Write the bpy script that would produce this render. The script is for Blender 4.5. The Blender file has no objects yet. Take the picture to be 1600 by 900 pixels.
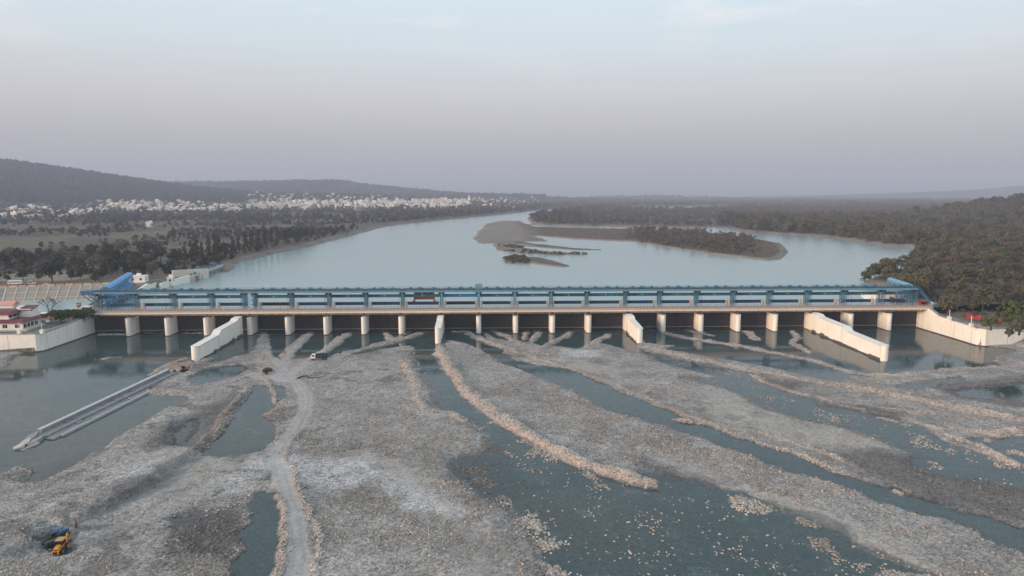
import bpy, bmesh, math, random
import numpy as np
from mathutils import Vector, Matrix

# ------------------------------------------------------------------ camera, sky, sun, exposure
sc = bpy.context.scene
FPX = 1090.0; YAW = math.radians(2.12); PITCH = math.atan(148 / FPX); CX, CY, CZ = -15.8, -378.8, 77.0
cam_d = bpy.data.cameras.new('camera'); cam = bpy.data.objects.new('camera', cam_d)
sc.collection.objects.link(cam); sc.camera = cam
cam.location = (CX, CY, CZ); cam.rotation_euler = (math.pi / 2 - PITCH, 0, -YAW)
cam_d.sensor_width = 36.0; cam_d.lens = 36.0 * FPX / 1600; cam_d.clip_start = 1.0; cam_d.clip_end = 40000

SUN_AZ = math.radians(-118); SUN_EL = math.radians(10)
world = bpy.data.worlds.new('World'); sc.world = world; world.use_nodes = True
def build_world():
    nt = world.node_tree; N = nt.nodes; L = nt.links
    for n in list(N): N.remove(n)
    out = N.new('ShaderNodeOutputWorld'); bg = N.new('ShaderNodeBackground')
    sky = N.new('ShaderNodeTexSky'); sky.sky_type = 'NISHITA'; sky.sun_disc = False
    sky.sun_elevation = SUN_EL; sky.sun_rotation = SUN_AZ; sky.altitude = 300
    sky.air_density = 1.0; sky.dust_density = 3.0; sky.ozone_density = 1.5
    # thin high overcast veil: even pale grey-blue over the whole dome, with a few wisps
    tc = N.new('ShaderNodeTexCoord'); sep = N.new('ShaderNodeSeparateXYZ'); L.new(tc.outputs['Generated'], sep.inputs[0])
    ramp = N.new('ShaderNodeValToRGB'); L.new(sep.outputs['Z'], ramp.inputs[0])
    el = ramp.color_ramp.elements
    el[0].position = 0.0; el[0].color = (3.0, 3.2, 3.55, 1)
    el[1].position = 1.0; el[1].color = (6.0, 7.6, 8.4, 1)
    for p, c in ((0.07, (4.55, 4.35, 4.55, 1)), (0.134, (5.9, 5.8, 5.9, 1)), (0.19, (6.1, 6.75, 7.1, 1)), (0.26, (6.3, 7.4, 8.0, 1))):
        e = el.new(p); e.color = c
    mp = N.new('ShaderNodeMapping'); L.new(tc.outputs['Generated'], mp.inputs[0]); mp.inputs['Scale'].default_value = (1.5, 1.5, 6.0)
    mp.inputs['Rotation'].default_value = (0.12, -0.2, 0.3); mp.inputs['Location'].default_value = (0.35, 0.1, 0.25)
    noi = N.new('ShaderNodeTexNoise'); L.new(mp.outputs[0], noi.inputs[0]); noi.inputs['Scale'].default_value = 2.2
    noi.inputs['Detail'].default_value = 7; noi.inputs['Roughness'].default_value = 0.55
    cr = N.new('ShaderNodeMapRange'); L.new(noi.outputs[0], cr.inputs[0]); cr.inputs[1].default_value = 0.52; cr.inputs[2].default_value = 0.68
    hi = N.new('ShaderNodeMapRange'); L.new(sep.outputs['Z'], hi.inputs[0]); hi.inputs[1].default_value = 0.15; hi.inputs[2].default_value = 0.25
    mu = N.new('ShaderNodeMath'); mu.operation = 'MULTIPLY'; L.new(cr.outputs[0], mu.inputs[0]); L.new(hi.outputs[0], mu.inputs[1])
    mu2 = N.new('ShaderNodeMath'); mu2.operation = 'MULTIPLY'; L.new(mu.outputs[0], mu2.inputs[0]); mu2.inputs[1].default_value = 0.85
    cl = N.new('ShaderNodeMix'); cl.data_type = 'RGBA'; L.new(mu2.outputs[0], cl.inputs[0]); L.new(ramp.outputs[0], cl.inputs[6]); cl.inputs[7].default_value = (9.0, 8.5, 8.3, 1)
    mix = N.new('ShaderNodeMix'); mix.data_type = 'RGBA'; mix.inputs[0].default_value = 0.86
    L.new(sky.outputs[0], mix.inputs[6]); L.new(cl.outputs[2], mix.inputs[7])
    L.new(mix.outputs[2], bg.inputs[0]); bg.inputs[1].default_value = 0.116
    L.new(bg.outputs[0], out.inputs[0])
build_world()
sun_d = bpy.data.lights.new('sun', 'SUN'); sun = bpy.data.objects.new('sun', sun_d); sc.collection.objects.link(sun)
sun_d.energy = 4.9; sun_d.angle = math.radians(20); sun_d.color = (1.0, 0.69, 0.47)
to_sun = Vector((math.sin(SUN_AZ) * math.cos(SUN_EL), math.cos(SUN_AZ) * math.cos(SUN_EL), math.sin(SUN_EL)))
sun.rotation_euler = to_sun.to_track_quat('Z', 'Y').to_euler()
sc.view_settings.view_transform = 'Standard'; sc.view_settings.look = 'None'
sc.view_settings.exposure = 0.18; sc.view_settings.gamma = 1.0; sc.view_settings.use_curve_mapping = False
sc.render.engine = 'CYCLES'; sc.cycles.use_denoising = True
sc.cycles.max_bounces = 6; sc.cycles.diffuse_bounces = 2; sc.cycles.glossy_bounces = 3; sc.cycles.transparent_max_bounces = 8
sc.cycles.volume_bounces = 0

# ------------------------------------------------------------------ helpers
rng = np.random.default_rng(7); random.seed(7)
_fw = np.array([math.sin(YAW) * math.cos(PITCH), math.cos(YAW) * math.cos(PITCH), -math.sin(PITCH)])
_rt = np.array([math.cos(YAW), -math.sin(YAW), 0.0]); _up = np.cross(_rt, _fw); _C = np.array([CX, CY, CZ])
def ray(px, py): return _fw + _rt * (px - 800) / FPX - _up * (py - 450) / FPX
def atz(px, py, z=0.0):
    """point of the level z that the photograph shows at a pixel (survey of the site)"""
    d = ray(px, py); return _C + d * ((z - CZ) / d[2])
def aty(px, py, y):
    d = ray(px, py); return _C + d * ((y - CY) / d[1])
def poly(pts, z=0.0): return np.array([atz(x, y, z)[:2] for x, y in pts])

def _hash(ix, iy, seed):
    h = (ix.astype(np.int64) * 374761393 + iy.astype(np.int64) * 668265263 + seed * 1442695041) & 0xFFFFFFFF
    h = ((h ^ (h >> 13)) * 1274126177) & 0xFFFFFFFF
    return ((h ^ (h >> 16)) & 0xFFFF) / 65535.0
def vnoise(x, y, seed=0):
    ix = np.floor(x); iy = np.floor(y); fx = x - ix; fy = y - iy
    fx = fx * fx * (3 - 2 * fx); fy = fy * fy * (3 - 2 * fy)
    a = _hash(ix, iy, seed); b = _hash(ix + 1, iy, seed); c = _hash(ix, iy + 1, seed); d = _hash(ix + 1, iy + 1, seed)
    return (a * (1 - fx) + b * fx) * (1 - fy) + (c * (1 - fx) + d * fx) * fy
def fbm(x, y, scale, octv=4, seed=0):
    """about -1..1"""
    t = 0.0; a = 1.0; s = 0.0; x = np.asarray(x, float) / scale; y = np.asarray(y, float) / scale
    for o in range(octv):
        x, y = 0.8 * x - 0.6 * y + 13.7, 0.6 * x + 0.8 * y - 7.9
        t = t + a * (vnoise(x + o * 17.3, y - o * 9.1, seed + o) * 2 - 1); s += a; a *= 0.5; x = x * 2.03; y = y * 2.03
    return t / s * 1.6
def ss(t): t = np.clip(t, 0, 1); return t * t * (3 - 2 * t)

def seg_dist(X, Y, P, closed):
    """unsigned distance to a polyline, plus the fraction along it"""
    D = np.full(X.shape, 1e9); T = np.zeros(X.shape); n = len(P); m = n if closed else n - 1
    for i in range(m):
        a = P[i]; b = P[(i + 1) % n]; v = b - a; L2 = max(v @ v, 1e-9)
        t = np.clip(((X - a[0]) * v[0] + (Y - a[1]) * v[1]) / L2, 0, 1)
        d = np.hypot(X - a[0] - t * v[0], Y - a[1] - t * v[1])
        k = d < D; D = np.where(k, d, D); T = np.where(k, (i + t) / m, T)
    return D, T
def inside(X, Y, P):
    r = np.zeros(X.shape, bool); n = len(P)
    for i in range(n):
        a = P[i]; b = P[(i + 1) % n]
        if a[1] == b[1]: continue
        c = ((a[1] > Y) != (b[1] > Y)) & (X < (b[0] - a[0]) * (Y - a[1]) / (b[1] - a[1]) + a[0])
        r ^= c
    return r
def sdf(X, Y, P, m=12.0):
    """signed distance, positive inside; only exact within m of the polygon"""
    S = np.full(X.shape, -m); bx = (X > P[:, 0].min() - m) & (X < P[:, 0].max() + m) & (Y > P[:, 1].min() - m) & (Y < P[:, 1].max() + m)
    if not bx.any(): return S
    x = X[bx]; y = Y[bx]; d, _ = seg_dist(x, y, P, True); i = inside(x, y, P); S[bx] = np.where(i, d, -d)
    return S
def pdist(X, Y, P, m=12.0):
    D = np.full(X.shape, 1e3); T = np.zeros(X.shape)
    bx = (X > P[:, 0].min() - m) & (X < P[:, 0].max() + m) & (Y > P[:, 1].min() - m) & (Y < P[:, 1].max() + m)
    if bx.any(): D[bx], T[bx] = seg_dist(X[bx], Y[bx], P, False)
    return D, T

# ---- materials
MATS = {}
def new_mat(name):
    m = bpy.data.materials.new(name); m.use_nodes = True; MATS[name] = m
    nt = m.node_tree; b = nt.nodes['Principled BSDF']
    return m, nt, b
def mat(name, col, rough=0.7, var=0.12, scale=0.6, metal=0.0, bump=0.0, streak=0.0):
    m, nt, b = new_mat(name); N = nt.nodes; L = nt.links
    b.inputs['Roughness'].default_value = rough; b.inputs['Metallic'].default_value = metal
    geo = N.new('ShaderNodeNewGeometry'); mp = N.new('ShaderNodeMapping'); L.new(geo.outputs['Position'], mp.inputs[0])
    mp.inputs['Scale'].default_value = (1, 1, 0.25 if streak else 1)
    n = N.new('ShaderNodeTexNoise'); L.new(mp.outputs[0], n.inputs[0]); n.inputs['Scale'].default_value = scale; n.inputs['Detail'].default_value = 6; n.inputs['Roughness'].default_value = 0.65
    mr = N.new('ShaderNodeMapRange'); L.new(n.outputs[0], mr.inputs[0]); mr.inputs[1].default_value = 0.25; mr.inputs[2].default_value = 0.75
    mr.inputs[3].default_value = 1 - var - streak; mr.inputs[4].default_value = 1 + var
    mx = N.new('ShaderNodeMix'); mx.data_type = 'RGBA'; mx.blend_type = 'MULTIPLY'; mx.inputs[0].default_value = 1
    mx.inputs[6].default_value = (*col, 1); L.new(mr.outputs[0], mx.inputs[7]); L.new(mx.outputs[2], b.inputs['Base Color'])
    if bump:
        bp = N.new('ShaderNodeBump'); bp.inputs['Strength'].default_value = bump; bp.inputs['Distance'].default_value = 0.1
        L.new(n.outputs[0], bp.inputs['Height']); L.new(bp.outputs[0], b.inputs['Normal'])
    return m
mat('white_wall', (0.84, 0.81, 0.75), 0.8, 0.06, 0.5, streak=0.12)
mat('white_cap', (0.72, 0.70, 0.67), 0.8, 0.06, 0.5)
mat('concrete', (0.36, 0.33, 0.30), 0.85, 0.22, 0.4, bump=0.3, streak=0.1)
mat('pale_concrete', (0.50, 0.45, 0.40), 0.85, 0.15, 0.6)
mat('grey_concrete', (0.24, 0.24, 0.245), 0.85, 0.3, 0.5, bump=0.4)
mat('light_concrete', (0.44, 0.45, 0.46), 0.8, 0.15, 0.5)
mat('stain_and_shade', (0.10, 0.085, 0.07), 0.6, 0.35, 1.2, bump=0.4)
mat('deck_cream', (0.70, 0.55, 0.40), 0.7, 0.12, 0.6)
mat('asphalt', (0.075, 0.075, 0.08), 0.9, 0.2, 0.5)
mat('railing_grey', (0.36, 0.35, 0.36), 0.6, 0.2, 1.0)
mat('steel_blue', (0.04, 0.165, 0.275), 0.55, 0.3, 0.35, streak=0.18)
mat('steel_faded', (0.075, 0.175, 0.255), 0.65, 0.32, 0.4, streak=0.2)
mat('steel_grimy', (0.035, 0.11, 0.18), 0.65, 0.35, 0.4, streak=0.25)
mat('steel_pale_blue', (0.11, 0.28, 0.40), 0.5, 0.18, 0.4)
mat('bright_blue', (0.03, 0.235, 0.50), 0.45, 0.15, 0.4)
mat('deep_blue', (0.025, 0.085, 0.20), 0.5, 0.22, 0.4)
mat('gate_steel', (0.035, 0.032, 0.033), 0.7, 0.35, 0.4)
mat('rust_brown', (0.055, 0.036, 0.028), 0.8, 0.35, 0.6)
mat('rust_orange', (0.40, 0.13, 0.025), 0.7, 0.3, 0.8)
mat('black', (0.012, 0.012, 0.013), 0.6, 0.1)
mat('tyre', (0.02, 0.02, 0.021), 0.85, 0.1)
mat('glass_dark', (0.015, 0.02, 0.024), 0.12, 0.05)
mat('loader_yellow', (0.62, 0.25, 0.02), 0.45, 0.15, 1.2)
mat('canvas_tan', (0.42, 0.27, 0.13), 0.8, 0.15, 1.2)
mat('bucket_steel', (0.07, 0.065, 0.06), 0.6, 0.3, 1.5)
mat('tractor_blue', (0.03, 0.12, 0.24), 0.45, 0.1)
mat('tipper_blue', (0.025, 0.05, 0.08), 0.5, 0.2, 1.0)
mat('car_white', (0.75, 0.75, 0.74), 0.3, 0.03)
mat('red_paint', (0.27, 0.02, 0.02), 0.5, 0.15, 0.8)
mat('brick_red', (0.25, 0.06, 0.05), 0.7, 0.2, 0.8)
mat('roof_maroon', (0.13, 0.035, 0.04), 0.7, 0.25, 0.8)
mat('pink_wall', (0.55, 0.30, 0.25), 0.8, 0.15, 0.8)
mat('cream_paint', (0.58, 0.50, 0.30), 0.8, 0.15, 0.8)
mat('soil', (0.085, 0.065, 0.05), 0.95, 0.3, 0.5, bump=0.5)
mat('cloth_red', (0.30, 0.06, 0.04), 0.9); mat('cloth_dark', (0.04, 0.035, 0.04), 0.9); mat('skin', (0.20, 0.11, 0.07), 0.6); mat('hair', (0.01, 0.009, 0.008), 0.6)
mat('bark', (0.07, 0.055, 0.045), 0.95, 0.25, 0.8)
for nm, c in (('plaster_white', (0.80, 0.78, 0.75)), ('plaster_grey', (0.58, 0.57, 0.56)), ('plaster_cream', (0.70, 0.62, 0.52)), ('plaster_pink', (0.64, 0.46, 0.40)), ('plaster_brick', (0.33, 0.12, 0.08))):
    mat(nm, c, 0.85, 0.1, 0.15)

def foliage(name, cols):
    m, nt, b = new_mat(name); N = nt.nodes; L = nt.links
    oi = N.new('ShaderNodeObjectInfo'); geo = N.new('ShaderNodeNewGeometry')
    n = N.new('ShaderNodeTexNoise'); L.new(geo.outputs['Position'], n.inputs[0]); n.inputs['Scale'].default_value = 0.55; n.inputs['Detail'].default_value = 3
    big = N.new('ShaderNodeTexNoise'); L.new(geo.outputs['Position'], big.inputs[0]); big.inputs['Scale'].default_value = 0.012; big.inputs['Detail'].default_value = 2
    a = N.new('ShaderNodeMath'); a.operation = 'MULTIPLY_ADD'; L.new(n.outputs[0], a.inputs[0]); a.inputs[1].default_value = 0.45; L.new(oi.outputs['Random'], a.inputs[2])
    a2 = N.new('ShaderNodeMath'); a2.operation = 'MULTIPLY_ADD'; L.new(big.outputs[0], a2.inputs[0]); a2.inputs[1].default_value = 0.9; L.new(a.outputs[0], a2.inputs[2])
    mr = N.new('ShaderNodeMapRange'); L.new(a2.outputs[0], mr.inputs[0]); mr.inputs[1].default_value = 0.45; mr.inputs[2].default_value = 1.9
    rp = N.new('ShaderNodeValToRGB'); L.new(mr.outputs[0], rp.inputs[0]); e = rp.color_ramp.elements
    e[0].color = (*cols[0], 1); e[1].color = (*cols[-1], 1)
    for i, c in enumerate(cols[1:-1]): e.new((i + 1) / (len(cols) - 1)).color = (*c, 1)
    L.new(rp.outputs[0], b.inputs['Base Color']); b.inputs['Roughness'].default_value = 0.85; b.inputs['Specular IOR Level'].default_value = 0.15
    return m
foliage('leaf_dark', [(0.020, 0.030, 0.017), (0.031, 0.040, 0.023), (0.046, 0.049, 0.029), (0.066, 0.058, 0.040)])
foliage('leaf_forest', [(0.046, 0.056, 0.028), (0.095, 0.082, 0.054), (0.066, 0.074, 0.036), (0.120, 0.098, 0.064), (0.050, 0.060, 0.030), (0.135, 0.112, 0.078)])
foliage('leaf_grey', [(0.080, 0.068, 0.056), (0.115, 0.095, 0.078), (0.085, 0.080, 0.058), (0.130, 0.105, 0.082)])
foliage('leaf_green', [(0.040, 0.062, 0.020), (0.072, 0.096, 0.032), (0.052, 0.076, 0.022)])
foliage('leaf_hedge', [(0.036, 0.066, 0.018), (0.066, 0.10, 0.027), (0.085, 0.12, 0.03)])

# ---- mesh builder
class MB:
    def __init__(s): s.v = []; s.f = []; s.m = []
    def add(s, vs, fs, mi=0):
        o = len(s.v); s.v += [tuple(map(float, p)) for p in vs]; s.f += [tuple(i + o for i in f) for f in fs]; s.m += [mi] * len(fs); return s
    def box(s, x0, x1, y0, y1, z0, z1, mi=0):
        vs = [(x0, y0, z0), (x1, y0, z0), (x1, y1, z0), (x0, y1, z0), (x0, y0, z1), (x1, y0, z1), (x1, y1, z1), (x0, y1, z1)]
        return s.add(vs, [(0, 3, 2, 1), (4, 5, 6, 7), (0, 1, 5, 4), (1, 2, 6, 5), (2, 3, 7, 6), (3, 0, 4, 7)], mi)
    def prism(s, P, z0, z1, mi=0):
        """ring of (x,y) points counter-clockwise; z0, z1 numbers or lists"""
        n = len(P); a = z0 if hasattr(z0, '__len__') else [z0] * n; b = z1 if hasattr(z1, '__len__') else [z1] * n
        vs = [(P[i][0], P[i][1], a[i]) for i in range(n)] + [(P[i][0], P[i][1], b[i]) for i in range(n)]
        fs = [tuple(range(n - 1, -1, -1)), tuple(range(n, 2 * n))] + [(i, (i + 1) % n, n + (i + 1) % n, n + i) for i in range(n)]
        return s.add(vs, fs, mi)
    def side(s, P, x0, x1, mi=0):
        """outline of (y,z) points pushed out along x"""
        n = len(P); vs = [(x0, y, z) for y, z in P] + [(x1, y, z) for y, z in P]
        fs = [tuple(range(n - 1, -1, -1)), tuple(range(n, 2 * n))] + [(i, (i + 1) % n, n + (i + 1) % n, n + i) for i in range(n)]
        return s.add(vs, fs, mi)
    def bar(s, a, b, w, h=None, mi=0):
        a = Vector(a); b = Vector(b); d = (b - a); h = h or w
        if d.length < 1e-6: return s
        d.normalize(); u = d.cross(Vector((0, 0, 1)))
        if u.length < 1e-3: u = Vector((1, 0, 0))
        u.normalize(); t = u.cross(d)
        vs = [p + u * (sx * w / 2) + t * (sy * h / 2) for p in (a, b) for sx, sy in ((-1, -1), (1, -1), (1, 1), (-1, 1))]
        return s.add(vs, [(0, 1, 2, 3), (7, 6, 5, 4), (0, 4, 5, 1), (1, 5, 6, 2), (2, 6, 7, 3), (3, 7, 4, 0)], mi)
    def tube(s, a, b, r0, r1=None, n=8, mi=0):
        a = Vector(a); b = Vector(b); d = (b - a).normalized(); r1 = r0 if r1 is None else r1
        u = d.cross(Vector((0, 0, 1)))
        if u.length < 1e-3: u = Vector((1, 0, 0))
        u.normalize(); t = u.cross(d); vs = []
        for p, r in ((a, r0), (b, r1)):
            vs += [p + (u * math.cos(2 * math.pi * k / n) + t * math.sin(2 * math.pi * k / n)) * r for k in range(n)]
        fs = [(k, k + n, (k + 1) % n + n, (k + 1) % n) for k in range(n)] + [tuple(range(n)), tuple(range(2 * n - 1, n - 1, -1))]
        return s.add(vs, fs, mi)
    def mesh(s, name, mats):
        me = bpy.data.meshes.new(name); me.from_pydata(s.v, [], s.f)
        for m in (mats if isinstance(mats, (list, tuple)) else [mats]): me.materials.append(MATS[m])
        me.polygons.foreach_set('material_index', s.m); me.update(); return me
def link(o, parent=None):
    sc.collection.objects.link(o)
    if parent: o.parent = parent
    return o
def tag(o, label=None, cat=None, group=None, kind=None):
    if label: o['label'] = label
    if cat: o['category'] = cat
    if group: o['group'] = group
    if kind: o['kind'] = kind
    return o
def obj(name, mb, mats, parent=None, loc=None, rz=0, bevel=0.0):
    me = mb if isinstance(mb, bpy.types.Mesh) else mb.mesh(name, mats)
    o = link(bpy.data.objects.new(name, me), parent)
    if loc is not None: o.location = loc
    o.rotation_euler.z = rz
    if bevel:
        md = o.modifiers.new('bevel', 'BEVEL'); md.width = bevel; md.segments = 1; md.limit_method = 'ANGLE'
    return o
def thing(name, label, cat, loc=(0, 0, 0), rz=0, group=None, scale=1):
    o = bpy.data.objects.new(name, None); sc.collection.objects.link(o); o.empty_display_size = 0.5
    o.location = loc; o.rotation_euler.z = rz; o.scale = (scale,) * 3
    return tag(o, label, cat, group)
def copy_tree(o, parent=None):
    c = o.copy(); sc.collection.objects.link(c); c.parent = parent
    for ch in [x for x in o.children]: copy_tree(ch, c)
    return c
def np_mesh(name, V, F, mats, smooth=False):
    me = bpy.data.meshes.new(name); V = np.asarray(V, np.float32); F = np.asarray(F, np.int32); k = F.shape[1]
    me.vertices.add(len(V)); me.vertices.foreach_set('co', V.ravel())
    me.loops.add(F.size); me.loops.foreach_set('vertex_index', F.ravel())
    me.polygons.add(len(F)); me.polygons.foreach_set('loop_start', np.arange(0, F.size, k, dtype=np.int32))
    me.polygons.foreach_set('loop_total', np.full(len(F), k, np.int32))
    if smooth: me.polygons.foreach_set('use_smooth', np.ones(len(F), bool))
    for m in (mats if isinstance(mats, (list, tuple)) else [mats]): me.materials.append(MATS[m])
    me.update(calc_edges=True); return me
def grid_faces(nr, nc):
    r, c = np.meshgrid(np.arange(nr - 1), np.arange(nc - 1), indexing='ij'); i = (r * nc + c).ravel()
    return np.stack([i, i + 1, i + nc + 1, i + nc], 1)
def set_col(me, name, arr):
    a = me.attributes.new(name, 'FLOAT_COLOR', 'POINT'); c = np.ones((len(arr), 4), np.float32); c[:, :arr.shape[1]] = arr
    a.data.foreach_set('color', c.ravel())
def set_f(me, name, arr):
    a = me.attributes.new(name, 'FLOAT', 'POINT'); a.data.foreach_set('value', np.asarray(arr, np.float32).ravel())

def scatter(name, pts, scl, rot, protos, label, cat, tint=None, flat=1.0):
    """one object of kind stuff: prototypes instanced on a cloud of points"""
    me = bpy.data.meshes.new(name); me.vertices.add(len(pts)); me.vertices.foreach_set('co', np.asarray(pts, np.float32).ravel())
    set_f(me, 'scl', scl); set_f(me, 'rot', rot); set_f(me, 'zs', np.asarray(scl) * (0.72 + 0.6 * rng.random(len(pts))) * flat)
    set_f(me, 'tint', tint if tint is not None else np.zeros(len(pts)))
    a = me.attributes.new('pick', 'INT', 'POINT'); a.data.foreach_set('value', rng.integers(0, len(protos), len(pts)).astype(np.int32))
    o = link(bpy.data.objects.new(name, me)); tag(o, label, cat, kind='stuff')
    col = bpy.data.collections.new(name + '_prototypes')
    for i, p in enumerate(protos):
        po = bpy.data.objects.new('%s_proto' % name, p); col.objects.link(po)
    ng = bpy.data.node_groups.new(name, 'GeometryNodeTree'); ng.interface.new_socket('Geometry', in_out='INPUT', socket_type='NodeSocketGeometry'); ng.interface.new_socket('Geometry', in_out='OUTPUT', socket_type='NodeSocketGeometry')
    N = ng.nodes; L = ng.links; gi = N.new('NodeGroupInput'); go = N.new('NodeGroupOutput')
    ci = N.new('GeometryNodeCollectionInfo'); ci.inputs[0].default_value = col; ci.inputs[1].default_value = True; ci.inputs[2].default_value = True
    m2p = N.new('GeometryNodeMeshToPoints'); L.new(gi.outputs[0], m2p.inputs[0])
    iop = N.new('GeometryNodeInstanceOnPoints'); L.new(m2p.outputs[0], iop.inputs['Points']); L.new(ci.outputs[0], iop.inputs['Instance']); iop.inputs['Pick Instance'].default_value = True
    def att(nm, ty):
        n = N.new('GeometryNodeInputNamedAttribute'); n.data_type = ty; n.inputs[0].default_value = nm; return n.outputs[0]
    L.new(att('pick', 'INT'), iop.inputs['Instance Index'])
    cx = N.new('ShaderNodeCombineXYZ'); L.new(att('rot', 'FLOAT'), cx.inputs[2]); L.new(cx.outputs[0], iop.inputs['Rotation'])
    c2 = N.new('ShaderNodeCombineXYZ'); L.new(att('scl', 'FLOAT'), c2.inputs[0]); L.new(att('scl', 'FLOAT'), c2.inputs[1]); L.new(att('zs', 'FLOAT'), c2.inputs[2]); L.new(c2.outputs[0], iop.inputs['Scale'])
    L.new(iop.outputs[0], go.inputs[0])
    md = o.modifiers.new('scatter', 'NODES'); md.node_group = ng
    return o

# ------------------------------------------------------------------ river bed below the barrage
# --- surveyed outlines (photo pixels, turned into metres on the water level)
WATER = [  # (outline, depth, shore width, murk)
    ([(150,510),(388,510),(388,524),(288,566),(262,568),(240,585),(225,603),(234,619),(285,621),(292,626),(262,634),(235,649),(200,673),(165,698),(130,717),(100,736),(70,752),(50,757),(44,748),(47,735),(40,727),(20,729),(0,738),(-60,745),(-80,585),(0,580),(20,567),(42,549),(74,547),(150,516)], 1.3, 4.0),
    ([(383,508),(404,508),(404,530),(398,545),(372,560),(345,567),(300,568),(384,524)], 0.9, 2.0),
    ([(300,590),(318,579),(345,574),(384,572),(388,577),(365,589),(340,596),(312,600),(298,597)], 0.6, 2.0),
    ([(384,609),(402,603),(440,606),(444,622),(425,638),(404,650),(428,664),(420,690),(402,705),(366,714),(312,713),(332,692),(350,668),(372,640)], 0.8, 1.5),
    ([(290,660),(312,655),(300,676),(285,692),(262,702),(262,690),(275,675)], 0.25, 2.0),
    ([(372,940),(366,882),(388,860),(374,842),(398,815),(390,790),(404,773),(428,771),(434,790),(436,820),(436,850),(429,880),(418,905),(412,940)], 1.1, 1.2),
    ([(398,506),(692,506),(692,560),(652,546),(640,540),(600,546),(540,557),(505,562),(440,562),(418,548)], 1.4, 2.0),
    ([(640,506),(692,506),(690,540),(683,548),(690,575),(705,595),(725,620),(750,643),(790,666),(830,686),(870,707),(910,726),(950,741),(985,751),(1022,757),(995,741),(1040,741),(1085,752),(1130,765),(1160,773),(1200,789),(1250,807),(1300,832),(1350,857),(1400,878),(1470,906),(1540,950),(868,950),(848,885),(818,838),(790,797),(745,763),(700,730),(712,716),(752,713),(772,702),(765,689),(748,673),(718,654),(700,642),(680,629),(673,603),(660,592),(652,572),(642,553),(654,546),(642,536)], 0.40, 10.0),
    ([(692,508),(752,508),(760,536),(778,546),(800,560),(840,573),(880,576),(905,584),(945,603),(990,622),(1030,638),(1060,648),(1100,666),(1150,686),(1200,701),(1250,715),(1300,736),(1340,750),(1400,770),(1450,785),(1520,806),(1560,817),(1620,834),(1680,850),(1680,905),(1600,863),(1560,849),(1520,830),(1480,813),(1440,802),(1410,791),(1370,784),(1350,773),(1300,756),(1240,738),(1200,724),(1150,706),(1085,680),(1050,671),(1000,655),(965,646),(932,633),(898,612),(868,599),(830,584),(798,573),(772,560),(742,541),(712,533),(692,530)], 0.9, 2.0),
    ([(742,506),(980,506),(992,545),(966,541),(932,536),(900,546),(870,541),(850,541),(835,536),(810,536),(776,529)], 0.8, 2.0),
    ([(972,510),(992,542),(1012,549),(1050,558),(1100,570),(1150,580),(1178,584),(1172,589),(1200,603),(1255,621),(1300,636),(1350,646),(1400,656),(1440,669),(1475,690),(1520,706),(1570,726),(1640,748),(1640,778),(1560,762),(1500,752),(1450,740),(1425,730),(1412,722),(1440,714),(1380,690),(1320,669),(1260,656),(1200,641),(1150,613),(1135,606),(1060,592),(1128,590),(1090,581),(1050,571),(1010,556),(965,542),(955,530)], 0.42, 5.0),
    ([(985,506),(1258,506),(1300,535),(1390,564),(1392,586),(1350,590),(1290,585),(1230,570),(1180,556),(1100,545),(1010,537)], 0.7, 2.5),
    ([(1150,549),(1200,561),(1260,571),(1300,583),(1325,590),(1300,595),(1270,590),(1230,580),(1190,572),(1140,563),(1080,553),(1040,546),(1060,541),(1100,546)], 0.7, 1.5),
    ([(1262,506),(1440,506),(1530,541),(1576,545),(1580,549),(1556,556),(1548,564),(1562,572),(1530,576),(1480,579),(1430,583),(1394,587),(1388,564),(1262,520)], 2.0, 3.0),
    ([(1400,604),(1440,598),(1500,590),(1505,595),(1470,602),(1440,611),(1410,607)], 0.3, 1.5),
    ([(1480,612),(1540,605),(1620,598),(1640,632),(1560,625),(1500,621)], 0.28, 2.0),
    ([(1500,690),(1560,680),(1640,690),(1640,740),(1590,720),(1545,705)], 0.35, 3.0),
]
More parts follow.
